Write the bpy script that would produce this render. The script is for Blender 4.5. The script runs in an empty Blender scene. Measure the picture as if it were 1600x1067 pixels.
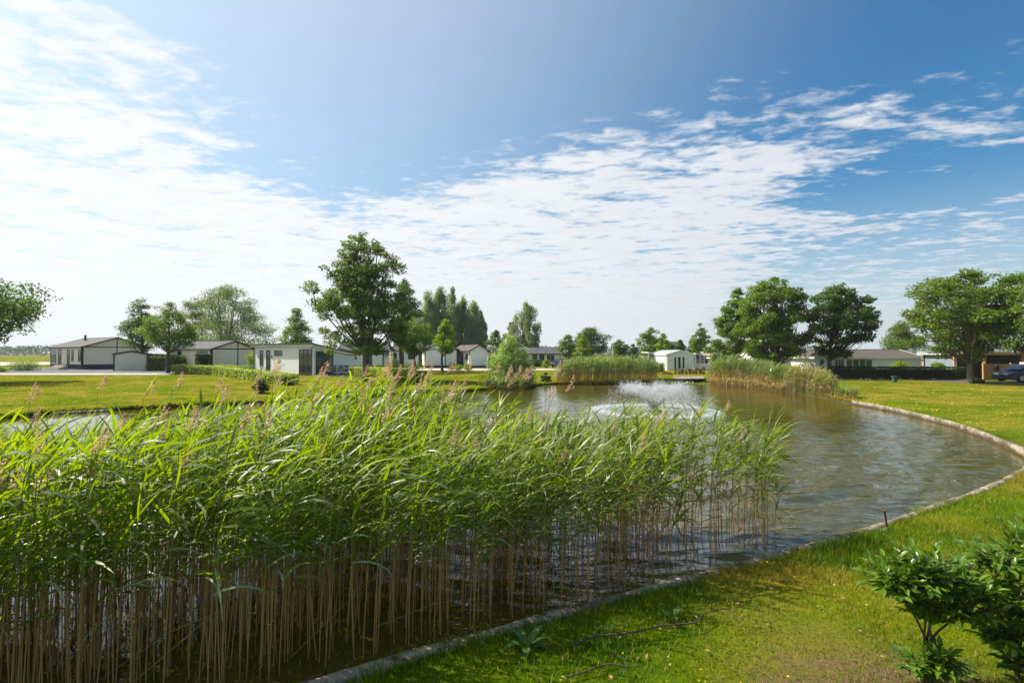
import bpy, math, random
import numpy as np
from mathutils import Vector, Matrix, noise as mnoise
from mathutils.geometry import delaunay_2d_cdt

C = bpy.context.scene.collection
S = bpy.context.scene
PI = math.pi
rng = np.random.default_rng(11)
random.seed(5)

# ------------------------------------------------------------------ camera, sky, sun, exposure
H = 2.4                      # eye height over the lawn
PITCH = math.radians(1.32)
cam = bpy.data.cameras.new('camera'); cam.sensor_width = 36; cam.lens = 18
cam.clip_start = .05; cam.clip_end = 9000
camo = bpy.data.objects.new('camera', cam); C.objects.link(camo)
camo.location = (0, 0, H); camo.rotation_euler = (PI/2 + PITCH, 0, 0)
S.camera = camo
S.view_settings.view_transform = 'Standard'; S.view_settings.look = 'None'
S.view_settings.gamma = 1; S.view_settings.use_curve_mapping = False
S.view_settings.exposure = 0.82
S.cycles.max_bounces = 6; S.cycles.diffuse_bounces = 3; S.cycles.glossy_bounces = 3
S.cycles.transmission_bounces = 4; S.cycles.transparent_max_bounces = 6
S.cycles.volume_bounces = 0

SUN_AZ = math.atan2(-.915, .39)       # compass-like: angle from +Y towards +X
SUN_EL = math.radians(46)
sd = Vector((math.sin(SUN_AZ)*math.cos(SUN_EL), math.cos(SUN_AZ)*math.cos(SUN_EL), math.sin(SUN_EL)))
sl = bpy.data.lights.new('sun', 'SUN'); sl.energy = 4.7; sl.angle = math.radians(.55); sl.color = (1, .93, .80)
so = bpy.data.objects.new('sun', sl); C.objects.link(so)
so.rotation_euler = sd.to_track_quat('Z', 'Y').to_euler()

class NT:
    """small helper around a node tree"""
    def __init__(s, nt): s.t = nt; s.n = nt.nodes; s.l = nt.links
    def new(s, kind, **kw):
        n = s.n.new(kind)
        for k, v in kw.items(): setattr(n, k, v)
        return n
    def put(s, sock, v):
        if hasattr(v, 'is_linked') or hasattr(v, 'links'): s.l.new(v, sock)
        elif v is not None: sock.default_value = v
    def m(s, op, a, b=None, c=None):
        n = s.n.new('ShaderNodeMath'); n.operation = op
        for i, v in enumerate((a, b, c)):
            if v is not None: s.put(n.inputs[i], v)
        return n.outputs[0]
    def smooth(s, x, lo, hi):
        n = s.n.new('ShaderNodeMapRange'); n.interpolation_type = 'SMOOTHSTEP'
        s.put(n.inputs['Value'], x); n.inputs['From Min'].default_value = lo; n.inputs['From Max'].default_value = hi
        return n.outputs[0]
    def noise(s, vec, scale, detail=4, rough=.55, dist=0.):
        n = s.n.new('ShaderNodeTexNoise'); s.put(n.inputs['Vector'], vec)
        n.inputs['Scale'].default_value = scale; n.inputs['Detail'].default_value = detail
        n.inputs['Roughness'].default_value = rough; n.inputs['Distortion'].default_value = dist
        return n.outputs['Fac']
    def mapping(s, vec, scale=(1, 1, 1), loc=(0, 0, 0), rot=(0, 0, 0)):
        n = s.n.new('ShaderNodeMapping'); s.put(n.inputs['Vector'], vec)
        n.inputs['Scale'].default_value = scale; n.inputs['Location'].default_value = loc; n.inputs['Rotation'].default_value = rot
        return n.outputs[0]
    def mix(s, f, a, b):
        n = s.n.new('ShaderNodeMix'); n.data_type = 'RGBA'
        s.put(n.inputs[0], f)
        s.put(n.inputs[6], a if not isinstance(a, tuple) else (*a, 1)[:4]); s.put(n.inputs[7], b if not isinstance(b, tuple) else (*b, 1)[:4])
        return n.outputs[2]
    def ramp(s, f, stops):
        n = s.n.new('ShaderNodeValToRGB'); s.put(n.inputs[0], f); e = n.color_ramp.elements
        while len(e) < len(stops): e.new(.5)
        for q, (p, c) in zip(e, stops): q.position = p; q.color = (*c, 1)
        return n.outputs[0]

world = bpy.data.worlds.new('World'); S.world = world; world.use_nodes = True
w = NT(world.node_tree); w.n.clear()
sky = w.new('ShaderNodeTexSky', sky_type='NISHITA'); sky.sun_disc = False
sky.sun_elevation = SUN_EL; sky.sun_rotation = SUN_AZ
sky.air_density = 1.0; sky.dust_density = 1.6; sky.ozone_density = 2.2; sky.altitude = 0
tc = w.new('ShaderNodeTexCoord')
sep = w.new('ShaderNodeSeparateXYZ'); w.l.new(tc.outputs['Generated'], sep.inputs[0])
X, Y, Z = sep.outputs
zc = w.m('MAXIMUM', Z, .012)
px_, py_ = w.m('DIVIDE', X, zc), w.m('DIVIDE', Y, zc)      # where the ray meets a cloud layer
com = w.new('ShaderNodeCombineXYZ'); w.put(com.inputs[0], px_); w.put(com.inputs[1], py_)
P = com.outputs[0]
big = w.noise(P, .55, 3, .5)
wob = w.m('MULTIPLY', w.m('SUBTRACT', big, .5), 2.4)
d1 = w.m('ADD', w.m('ADD', py_, w.m('MULTIPLY', px_, .47)), -2.25)
m1 = w.smooth(w.m('ADD', d1, w.m('MULTIPLY', wob, .8)), -.45, 1.2)
m2 = w.smooth(w.m('ADD', w.m('MULTIPLY', px_, -1.), w.m('MULTIPLY', wob, .75)), .55, 1.75)
m3 = w.m('MULTIPLY', w.smooth(w.m('ADD', w.m('MULTIPLY', py_, -1.), wob), .5, 2.2), .9)     # unseen broken cloud added behind the viewer, for fill light
mask = w.m('MAXIMUM', w.m('MAXIMUM', m1, m2), m3)
gap = w.smooth(w.m('SUBTRACT', px_, w.m('MULTIPLY', py_, .30)), .45, 1.6)    # thinner towards the right, low down
mask = w.m('MULTIPLY', mask, w.m('SUBTRACT', 1, w.m('MULTIPLY', gap, .34)))
hx = w.m('SUBTRACT', px_, 2.45); hy = w.m('SUBTRACT', py_, 3.05)
hole = w.smooth(w.m('ADD', w.m('ADD', w.m('MULTIPLY', hx, hx), w.m('MULTIPLY', w.m('MULTIPLY', hy, hy), 2.2)), w.m('MULTIPLY', wob, .6)), 1.1, .1)
mask = w.m('MULTIPLY', mask, w.m('SUBTRACT', 1, w.m('MULTIPLY', hole, .55)))
upl = w.m('MULTIPLY', w.smooth(px_, -.8, -1.4), w.smooth(py_, 3.2, 2.2))      # broken wisps high on the left
mask = w.m('MULTIPLY', mask, w.m('SUBTRACT', 1, w.m('MULTIPLY', upl, .12)))
fine = w.noise(w.mapping(P, (1.7, 2.6, 1), rot=(0, 0, .5)), 1.15, 9, .62, .25)
puff = w.noise(w.mapping(P, (5.0, 7.5, 1), (3, 1, 0), rot=(0, 0, .5)), 1.4, 6, .6, .35)
tex = w.m('ADD', w.m('MULTIPLY', fine, .55), w.m('MULTIPLY', puff, .45))
tex = w.m('ADD', w.m('MULTIPLY', w.m('SUBTRACT', tex, .5), 1.55), .5)
far = w.smooth(py_, 4.0, 9.0)
thr = w.m('ADD', tex, w.m('ADD', w.m('MULTIPLY', w.m('MULTIPLY', mask, .52), w.m('ADD', .84, w.m('MULTIPLY', w.noise(w.mapping(P, (1, 1.6, 1), (5, 2, 0), rot=(0, 0, .4)), .8, 2, .5), .32))), w.m('MULTIPLY', far, .07)))
dens = w.smooth(thr, .74, 1.02)
dens = w.m('MULTIPLY', dens, .93)
low = w.smooth(Z, .30, .0)
veil = w.m('MULTIPLY', w.m('MULTIPLY', low, .72), w.smooth(w.m('ADD', d1, 1.2), 0, 3.))
dens = w.m('MAXIMUM', dens, veil)
# clouds glow more near the sun
dn = w.new('ShaderNodeVectorMath', operation='DOT_PRODUCT'); w.l.new(tc.outputs['Generated'], dn.inputs[0]); dn.inputs[1].default_value = sd
sunny = w.smooth(dn.outputs['Value'], -.35, .95)
thin = w.m('MULTIPLY', w.smooth(dn.outputs['Value'], .12, .94), .46)   # thin high veil on the sun's side
dens = w.m('ADD', dens, w.m('MULTIPLY', w.m('SUBTRACT', 1, dens), thin))
ccol = w.mix(sunny, (4.0, 4.25, 4.6), (5.75, 5.85, 5.95))
shade = w.m('ADD', .90, w.m('MULTIPLY', w.noise(P, 2.6, 5, .6), .2))
cc = w.new('ShaderNodeVectorMath', operation='SCALE'); w.l.new(ccol, cc.inputs[0]); w.put(cc.inputs['Scale'], shade)
hs = w.new('ShaderNodeHueSaturation'); hs.inputs['Saturation'].default_value = 1.2; w.l.new(sky.outputs[0], hs.inputs['Color'])
tint = w.new('ShaderNodeVectorMath', operation='MULTIPLY'); w.l.new(hs.outputs[0], tint.inputs[0]); tint.inputs[1].default_value = (.43, .74, .78)
final = w.mix(dens, tint.outputs[0], cc.outputs[0])
bg = w.new('ShaderNodeBackground'); w.l.new(final, bg.inputs[0]); bg.inputs[1].default_value = .10
wo = w.new('ShaderNodeOutputWorld'); w.l.new(bg.outputs[0], wo.inputs[0])

# ------------------------------------------------------------------ reading places off the ground plane
F = 800.
def ray(u, v):
    x, y, z = (u-800)/F, (533.5-v)/F, 1.
    return x, z*math.cos(PITCH) - y*math.sin(PITCH), z*math.sin(PITCH) + y*math.cos(PITCH)
def G(u, v, z=0.):
    a, b, c = ray(u, v); t = (z-H)/c
    return a*t, b*t
def D(u, d):                      # the spot at depth d in that direction
    return (u-800)/F*d, d
def Zat(v, d):                    # the height seen at picture height v, depth d
    a, b, c = ray(800, v); return H + d*c/b
WZ = -.22                         # water level

# ------------------------------------------------------------------ objects
def tag(o, label=None, cat=None, group=None, kind=None):
    if label: o['label'] = label
    if cat: o['category'] = cat
    if group: o['group'] = group
    if kind: o['kind'] = kind
    return o
def empty(name, loc=(0, 0, 0), rz=0, label=None, cat=None, group=None):
    o = bpy.data.objects.new(name, None); C.objects.link(o); o.location = loc; o.rotation_euler = (0, 0, rz)
    o.empty_display_size = .2
    return tag(o, label, cat, group)
def link(name, me, parent=None, mat=None):
    if mat is not None and not me.materials: me.materials.append(mat)
    o = bpy.data.objects.new(name, me); C.objects.link(o)
    if parent is not None: o.parent = parent
    return o
def npmesh(name, V, quads=None, tris=None, mats=None, midx=None, smooth=False):
    V = np.asarray(V, dtype=np.float32).reshape(-1, 3)
    me = bpy.data.meshes.new(name)
    q = np.zeros((0, 4), int) if quads is None else np.asarray(quads).reshape(-1, 4)
    t = np.zeros((0, 3), int) if tris is None else np.asarray(tris).reshape(-1, 3)
    me.vertices.add(len(V)); me.vertices.foreach_set('co', V.ravel())
    li = np.concatenate([q.ravel(), t.ravel()]).astype(np.int32)
    me.loops.add(len(li)); me.loops.foreach_set('vertex_index', li)
    n = len(q)+len(t); me.polygons.add(n)
    st = np.concatenate([np.arange(len(q))*4, len(q)*4 + np.arange(len(t))*3]).astype(np.int32)
    me.polygons.foreach_set('loop_start', st)
    if midx is not None: me.polygons.foreach_set('material_index', np.asarray(midx, dtype=np.int32))
    for m in (mats or []): me.materials.append(m)
    me.update(calc_edges=True); me.validate()
    if smooth: me.shade_smooth()
    return me
class MB:
    """collects boxes, prisms and tubes into one mesh"""
    def __init__(s): s.v = []; s.f = []
    def add(s, V, Fc):
        k = len(s.v); s.v += [tuple(map(float, p)) for p in V]; s.f += [tuple(i+k for i in f) for f in Fc]; return s
    def box(s, a, b):
        (x0, y0, z0), (x1, y1, z1) = a, b
        return s.add([(x0,y0,z0),(x1,y0,z0),(x1,y1,z0),(x0,y1,z0),(x0,y0,z1),(x1,y0,z1),(x1,y1,z1),(x0,y1,z1)],
                     [(0,3,2,1),(4,5,6,7),(0,1,5,4),(1,2,6,5),(2,3,7,6),(3,0,4,7)])
    def prism_y(s, prof, y0, y1):       # prof: (x, z) points counter-clockwise seen from -y
        n = len(prof)
        V = [(x, y0, z) for x, z in prof] + [(x, y1, z) for x, z in prof]
        return s.add(V, [tuple(range(n)), tuple(range(2*n-1, n-1, -1))] + [(i, i+n, (i+1) % n + n, (i+1) % n) for i in range(n)])
    def prism_z(s, prof, z0, z1):
        n = len(prof)
        V = [(x, y, z0) for x, y in prof] + [(x, y, z1) for x, y in prof]
        return s.add(V, [tuple(range(n-1, -1, -1)), tuple(range(n, 2*n))] + [(i, (i+1) % n, (i+1) % n + n, i+n) for i in range(n)])
    def tube(s, pts, rad, n=6, cap=True):
        pts = [Vector(p) for p in pts]; R = rad if hasattr(rad, '__len__') else [rad]*len(pts)
        V, Fc = [], []; up = Vector((0, 0, 1))
        for i, p in enumerate(pts):
            t = (pts[min(i+1, len(pts)-1)] - pts[max(i-1, 0)]).normalized()
            a = t.cross(up if abs(t.z) < .9 else Vector((1, 0, 0))).normalized(); b = t.cross(a)
            for k in range(n):
                an = 2*PI*k/n; V.append(p + (a*math.cos(an) + b*math.sin(an))*R[i])
        for i in range(len(pts)-1):
            for k in range(n):
                k2 = (k+1) % n; Fc.append((i*n+k, i*n+k2, (i+1)*n+k2, (i+1)*n+k))
        if cap: Fc += [tuple(range(n)), tuple(range(len(pts)*n-1, (len(pts)-1)*n-1, -1))]
        return s.add(V, Fc)
    def mesh(s, name, mat=None, smooth=False):
        me = bpy.data.meshes.new(name); me.from_pydata(s.v, [], s.f); me.update()
        if mat: me.materials.append(mat)
        if smooth: me.shade_smooth()
        return me
    def build(s, name, mat=None, parent=None, smooth=False):
        return link(name, s.mesh(name, mat, smooth), parent)
def vnoise(p, s, seed=0.):
    """cheap smooth value noise in 2-D for arrays"""
    x, y = p[:, 0]*s + seed*17.3, p[:, 1]*s + seed*5.1
    xi, yi = np.floor(x), np.floor(y); fx, fy = x-xi, y-yi
    fx, fy = fx*fx*(3-2*fx), fy*fy*(3-2*fy)
    h = lambda a, b: np.modf(np.abs(np.sin(a*127.1 + b*311.7 + seed)*43758.5453))[0]
    return (h(xi, yi)*(1-fx) + h(xi+1, yi)*fx)*(1-fy) + (h(xi, yi+1)*(1-fx) + h(xi+1, yi+1)*fx)*fy
def inside(poly, p):
    x, y = p[:, 0], p[:, 1]; r = np.zeros(len(p), bool); n = len(poly)
    for i in range(n):
        (x0, y0), (x1, y1) = poly[i], poly[(i+1) % n]
        c = (y0 > y) != (y1 > y)
        with np.errstate(divide='ignore', invalid='ignore'):
            r ^= c & (x < (x1-x0)*(y-y0)/(y1-y0+1e-12) + x0)
    return r
def segdist(poly, p, closed=True):
    best = np.full(len(p), 1e9); n = len(poly)
    for i in range(n if closed else n-1):
        a = np.array(poly[i]); b = np.array(poly[(i+1) % n]); ab = b-a; L = ab@ab + 1e-12
        t = np.clip(((p-a)@ab)/L, 0, 1); best = np.minimum(best, np.hypot(*(p - a - t[:, None]*ab).T))
    return best

# ------------------------------------------------------------------ materials
def mat(name, base=(.5, .5, .5), rough=.7, spec=.4, metal=0.):
    m = bpy.data.materials.new(name); m.use_nodes = True; t = NT(m.node_tree)
    b = t.n['Principled BSDF']; b.inputs['Base Color'].default_value = (*base, 1); b.inputs['Roughness'].default_value = rough
    b.inputs['Specular IOR Level'].default_value = spec; b.inputs['Metallic'].default_value = metal
    return m, t, b
def vary(name, c1, c2, scale=3., rough=.8, bump=.0, bscale=20., spec=.3, metal=0., stretch=(1, 1, 1), detail=6):
    """a two-tone weathered surface in object space"""
    m, t, b = mat(name, c1, rough, spec, metal)
    tc = t.new('ShaderNodeTexCoord'); v = t.mapping(tc.outputs['Object'], stretch)
    f = t.smooth(t.noise(v, scale, detail, .62), .3, .7)
    t.l.new(t.mix(f, c1, c2), b.inputs['Base Color'])
    if bump:
        bp = t.new('ShaderNodeBump'); bp.inputs['Strength'].default_value = bump; bp.inputs['Distance'].default_value = .02
        t.l.new(t.noise(v, bscale, 5, .6), bp.inputs['Height']); t.l.new(bp.outputs[0], b.inputs['Normal'])
    return m
def leafmat(name, c1, c2, trans=.35, tcol=None, rough=.5, spec=.35, cl=.25):
    """leaf: every leaf its own tint, clumps of lighter and darker growth, light shining through"""
    m, t, b = mat(name, c1, rough, spec)
    g = t.new('ShaderNodeNewGeometry'); tc = t.new('ShaderNodeTexCoord')
    cln = t.smooth(t.noise(tc.outputs['Object'], cl, 2, .5), .3, .7)
    f = t.m('ADD', t.m('MULTIPLY', g.outputs['Random Per Island'], .6), t.m('MULTIPLY', cln, .4))
    col = t.mix(f, c1, c2); t.l.new(col, b.inputs['Base Color'])
    tr = t.new('ShaderNodeBsdfTranslucent')
    tt = tcol or (1.25, 1.35, .45)
    vm = t.new('ShaderNodeVectorMath', operation='MULTIPLY'); t.l.new(col, vm.inputs[0]); vm.inputs[1].default_value = tuple(k*1.7 for k in tt)
    t.l.new(vm.outputs[0], tr.inputs[0])
    mx = t.new('ShaderNodeMixShader'); mx.inputs[0].default_value = trans
    t.l.new(b.outputs[0], mx.inputs[1]); t.l.new(tr.outputs[0], mx.inputs[2])
    t.l.new(mx.outputs[0], t.n['Material Output'].inputs['Surface'])
    return m
def grasscolor(t, vec, blade=False):
    """where the lawn is lush, dry or bare: shared by the ground and the blades on it"""
    n1 = t.smooth(t.noise(vec, .16, 5, .6, .4), .34, .58)
    n2 = t.smooth(t.noise(vec, .9, 6, .65), .33, .62)
    lush, mid, dry = ((.050, .105, .005), (.112, .152, .004), (.29, .20, .035)) if not blade else ((.060, .165, .006), (.145, .225, .005), (.36, .26, .04))
    a = t.mix(n2, lush, mid)
    sx = t.new('ShaderNodeSeparateXYZ'); t.l.new(vec, sx.inputs[0])
    where = t.m('MAXIMUM', t.smooth(t.m('ADD', sx.outputs[0], t.m('MULTIPLY', t.noise(vec, .5, 4, .6), 2.5)), 2.0, 4.2), t.smooth(sx.outputs[1], 14, 20))
    f = t.m('MULTIPLY', t.m('MULTIPLY', t.m('ADD', n1, .15), t.smooth(t.noise(vec, .55, 5, .7), .33, .68)), where)
    return t.mix(t.m('MULTIPLY', f, .8), a, dry)

M = {}
def ground_material():
    m, t, b = mat('lawn ground', rough=1., spec=.0)
    tc = t.new('ShaderNodeTexCoord'); v = tc.outputs['Object']
    c = grasscolor(t, v)
    fn = t.noise(v, 22, 6, .7)
    vm = t.new('ShaderNodeVectorMath', operation='SCALE'); t.l.new(c, vm.inputs[0]); t.put(vm.inputs['Scale'], t.m('ADD', .62, t.m('MULTIPLY', fn, .8)))
    # bare soil round the laurels
    dist = t.new('ShaderNodeVectorMath', operation='DISTANCE'); t.l.new(t.mapping(v, (1, 1.25, 1)), dist.inputs[0]); dist.inputs[1].default_value = (2.7, 3.9*1.25-.35, 0)
    bare = t.smooth(t.m('ADD', dist.outputs['Value'], t.m('MULTIPLY', t.noise(v, 2.2, 5, .7), 1.9)), 2.25, 1.25)
    c2 = t.mix(bare, vm.outputs[0], (.19, .115, .070))
    t.l.new(c2, b.inputs['Base Color'])
    bp = t.new('ShaderNodeBump'); bp.inputs['Strength'].default_value = .9; bp.inputs['Distance'].default_value = .04
    t.l.new(t.noise(v, 14, 6, .75), bp.inputs['Height']); t.l.new(bp.outputs[0], b.inputs['Normal'])
    return m
M['ground'] = ground_material()
def blade_material(name, dead=.12):
    m, t, b = mat(name, rough=.8, spec=.04)
    g = t.new('ShaderNodeNewGeometry'); tc = t.new('ShaderNodeTexCoord'); v = tc.outputs['Object']
    c = grasscolor(t, v, True)
    r = g.outputs['Random Per Island']
    vm = t.new('ShaderNodeVectorMath', operation='SCALE'); t.l.new(c, vm.inputs[0]); t.put(vm.inputs['Scale'], t.m('ADD', .55, t.m('MULTIPLY', r, .9)))
    c2 = t.mix(t.smooth(r, 1-dead, 1-dead+.03), vm.outputs[0], (.38, .31, .13))
    t.l.new(c2, b.inputs['Base Color'])
    tr = t.new('ShaderNodeBsdfTranslucent'); vm2 = t.new('ShaderNodeVectorMath', operation='MULTIPLY'); t.l.new(c2, vm2.inputs[0]); vm2.inputs[1].default_value = (1.9, 1.9, .5)
    t.l.new(vm2.outputs[0], tr.inputs[0]); mx = t.new('ShaderNodeMixShader'); mx.inputs[0].default_value = .4
    t.l.new(b.outputs[0], mx.inputs[1]); t.l.new(tr.outputs[0], mx.inputs[2]); t.l.new(mx.outputs[0], t.n['Material Output'].inputs['Surface'])
    return m
M['blade'] = blade_material('grass blades')
def water_material():
    m, t, b = mat('pond water', (.040, .034, .006), .03, .5)
    b.inputs['IOR'].default_value = 1.85
    tc = t.new('ShaderNodeTexCoord'); v = tc.outputs['Object']
    mur = t.smooth(t.noise(v, .12, 4, .6), .35, .7)
    t.l.new(t.mix(mur, (.078, .064, .003), (.042, .037, .003)), b.inputs['Base Color'])
    a = t.noise(t.mapping(v, (1.05, 2.5, 1), rot=(0, 0, .06)), 1.1, 1.6, .45, .9)
    c = t.noise(t.mapping(v, (2.6, 7., 1), rot=(0, 0, -.15)), 1.6, 3, .55, .4)
    # rings running out from the fountain
    d = t.new('ShaderNodeVectorMath', operation='DISTANCE'); t.l.new(v, d.inputs[0]); d.inputs[1].default_value = (*FOUNT, WZ)
    rings = t.m('SINE', t.m('MULTIPLY', t.m('ADD', d.outputs['Value'], t.m('MULTIPLY', t.noise(v, .8, 3), .9)), 9.))
    ramp = t.smooth(d.outputs['Value'], 20., 4.)
    h = t.m('ADD', t.m('ADD', t.m('MULTIPLY', a, 1.0), t.m('MULTIPLY', c, .33)), t.m('MULTIPLY', t.m('MULTIPLY', rings, ramp), .05))
    # calmer between the reeds
    calm = t.smooth(t.m('ADD', t.new('ShaderNodeSeparateXYZ').outputs[0], 0.), 0, 1)
    sp = t.new('ShaderNodeSeparateXYZ'); t.l.new(v, sp.inputs[0])
    open_ = t.smooth(t.m('ADD', sp.outputs[1], t.m('MULTIPLY', sp.outputs[0], 1.2)), 3.5, 8.5)
    amp = t.m('MULTIPLY', t.m('ADD', .10, t.m('MULTIPLY', open_, .90)), t.m('ADD', .30, t.m('MULTIPLY', t.smooth(t.noise(t.mapping(v, (.6, 1, 1)), .30, 3, .6, .5), .32, .62), .70)))
    amp = t.m('MULTIPLY', amp, t.m('ADD', .16, t.m('MULTIPLY', t.smooth(sp.outputs[1], 24, 6), .84)))     # waves lie flatter to the eye with distance
    bp = t.new('ShaderNodeBump'); bp.inputs['Distance'].default_value = .10; bp.inputs['Filter Width'].default_value = .05; t.put(bp.inputs['Strength'], amp)
    t.l.new(h, bp.inputs['Height']); t.l.new(bp.outputs[0], b.inputs['Normal'])
    return m
FOUNT = G(1022, 643, WZ)
M['water'] = water_material()
def edging_material():
    m, t, b = mat('weathered pale edging', rough=.95, spec=.1)
    tc = t.new('ShaderNodeTexCoord'); v = tc.outputs['Object']
    c = t.mix(t.smooth(t.noise(v, 1.1, 7, .7), .36, .62), (.46, .385, .30), (.18, .145, .105))
    c = t.mix(t.smooth(t.noise(v, 7, 6, .75), .46, .64), c, (.085, .065, .045))
    c = t.mix(t.smooth(t.noise(v, .8, 6, .7), .54, .66), c, (.075, .095, .025))
    t.l.new(c, b.inputs['Base Color']); bp = t.new('ShaderNodeBump'); bp.inputs['Strength'].default_value = 1; bp.inputs['Distance'].default_value = .02
    t.l.new(t.noise(v, 22, 6, .7), bp.inputs['Height']); t.l.new(bp.outputs[0], b.inputs['Normal']); return m
M['edging'] = edging_material()
M['soil'] = vary('dark wet bank soil', (.055, .040, .026), (.09, .07, .04), 4, .95, .8, 12)
M['bark'] = vary('bark', (.11, .085, .06), (.055, .045, .035), 3, .95, .9, 14, stretch=(3, 3, .6))
M['barkpale'] = vary('pale grey bark', (.20, .165, .125), (.10, .085, .065), 3, .95, .8, 14, stretch=(3, 3, .6))
M['white'] = vary('white painted boards', (.90, .89, .86), (.85, .84, .81), .8, .55, .05, 30)
M['cream'] = vary('cream painted boards', (.88, .78, .62), (.80, .71, .56), .8, .6, .05, 30)
M['greywall'] = vary('grey white cladding', (.78, .80, .78), (.70, .72, .70), .8, .6, .05, 30)
M['beige'] = vary('beige cladding', (.62, .50, .37), (.54, .43, .32), .8, .7)
M['frame'] = mat('white window frame', (.78, .78, .76), .4)[0]
M['darkframe'] = mat('dark window frame', (.05, .07, .07), .4)[0]
M['trim'] = vary('dark brown trim', (.040, .030, .026), (.025, .02, .018), 3, .6)
M['roof'] = vary('dark roof felt', (.060, .062, .068), (.10, .10, .105), 1.2, .85, .4, 30)
M['roofbrown'] = vary('brown grey roof tiles', (.125, .105, .09), (.085, .07, .062), 1.2, .9, .4, 30)
M['roofgrey'] = vary('light grey roof sheet', (.42, .44, .47), (.34, .36, .39), 1.2, .6, .2, 20)
M['rooftan'] = vary('tan roof tiles', (.34, .27, .20), (.26, .20, .15), 1.5, .9, .4, 30)
M['plinth'] = vary('dark blue grey plinth', (.060, .068, .085), (.04, .045, .06), 2, .9)
M['glass'] = mat('window glass', (.03, .04, .045), .06, .9)[0]
M['paving'] = vary('dark grey brick paving', (.13, .13, .14), (.085, .085, .095), 2, .9, .4, 30)
M['path'] = vary('pale concrete path', (.46, .42, .36), (.36, .33, .29), 1.5, .9, .3, 20)
M['asphalt'] = vary('asphalt road', (.13, .125, .12), (.09, .088, .085), 1.5, .9, .3, 30)
M['cedar'] = vary('orange brown cedar boards', (.62, .33, .13), (.46, .235, .09), 2.2, .7, .4, 14, stretch=(6, 6, .6))
M['bluegrey'] = vary('blue grey boards', (.26, .30, .36), (.21, .245, .30), 1, .6)
M['blackplastic'] = mat('black plastic', (.02, .021, .024), .5)[0]
M['greyplastic'] = mat('grey textilene', (.16, .17, .18), .6)[0]
M['carpaint'] = mat('dark blue car paint', (.018, .022, .060), .25, .6)[0]
M['tyre'] = mat('tyre rubber', (.02, .02, .02), .85)[0]
M['alloy'] = mat('alloy rim', (.45, .46, .48), .35, .5, .9)[0]
M['lamp'] = mat('lamp lens', (.75, .75, .72), .15, .6)[0]
M['taillamp'] = mat('red lamp lens', (.35, .015, .012), .2, .6)[0]
M['plate'] = mat('yellow number plate', (.72, .52, .05), .5)[0]
M['rust'] = vary('rusty iron', (.14, .055, .03), (.07, .035, .025), 12, .85, .5, 60)
M['terracotta'] = vary('terracotta', (.30, .13, .07), (.22, .09, .05), 5, .85)
M['flowerred'] = mat('dusty red petals', (.42, .10, .09), .7)[0]
M['flowerwhite'] = mat('white petals', (.75, .70, .62), .7)[0]
M['flower'] = mat('yellow petals', (.80, .58, .03), .6)[0]
M['greenbox'] = mat('dark green painted metal', (.04, .10, .075), .5)[0]
M['reedstem'] = None
# ------------------------------------------------------------------ pond, ground, paths
def catmull(pts, n=6):
    out = []
    for i in range(len(pts)-1):
        p0, p1, p2, p3 = (np.array(pts[max(i-1, 0)]), np.array(pts[i]), np.array(pts[i+1]), np.array(pts[min(i+2, len(pts)-1)]))
        for k in range(n):
            t = k/n; out.append(tuple(.5*((2*p1) + (p2-p0)*t + (2*p0-5*p1+4*p2-p3)*t*t + (3*p1-p0-3*p2+p3)*t**3)))
    out.append(tuple(pts[-1])); return out
def smoothed(pts, dens=.35):
    out = []
    for i in range(len(pts)-1):
        p0, p1, p2, p3 = (np.array(pts[max(i-1, 0)]), np.array(pts[i]), np.array(pts[i+1]), np.array(pts[min(i+2, len(pts)-1)]))
        n = max(2, min(14, int(np.hypot(*(p2-p1))/dens)))
        for k in range(n):
            t = k/n; out.append(tuple(.5*((2*p1) + (p2-p0)*t + (2*p0-5*p1+4*p2-p3)*t*t + (3*p1-p0-3*p2+p3)*t**3)))
    out.append(tuple(pts[-1])); return out
e_near = [(-30, -6), (-18, -2.2), (-10, .5), (-5.0, 2.35)] + [G(u, v, -.05) for u, v in
          [(480, 1067), (640, 1021), (800, 976), (960, 931), (1060, 906), (1160, 880), (1240, 857), (1300, 841), (1345, 828), (1395, 812), (1460, 790), (1530, 765),
           (1578, 744), (1604, 726), (1602, 708), (1570, 690), (1500, 664), (1440, 648), (1380, 635), (1330, 626.5)]]
e_far = [G(u, v, -.05 if i == 0 else WZ) for i, (u, v) in enumerate([(1330, 626.5), (1230, 611), (1170, 604), (1112, 599), (1085, 594.5), (1020, 594.5), (1000, 599), (870, 600.5), (842, 602), (826, 606), (764, 609),
         (700, 613.5), (655, 613), (600, 618), (520, 622), (430, 628), (340, 633), (180, 641), (60, 648), (0, 654)])] + [(-33, 17.5), (-45, 12)]
E1 = smoothed(e_near, .3); E2 = smoothed(e_far, .6)
POND = E1[:-1] + E2 + [(-46, 2)]
pond_np = np.array(POND)

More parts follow.
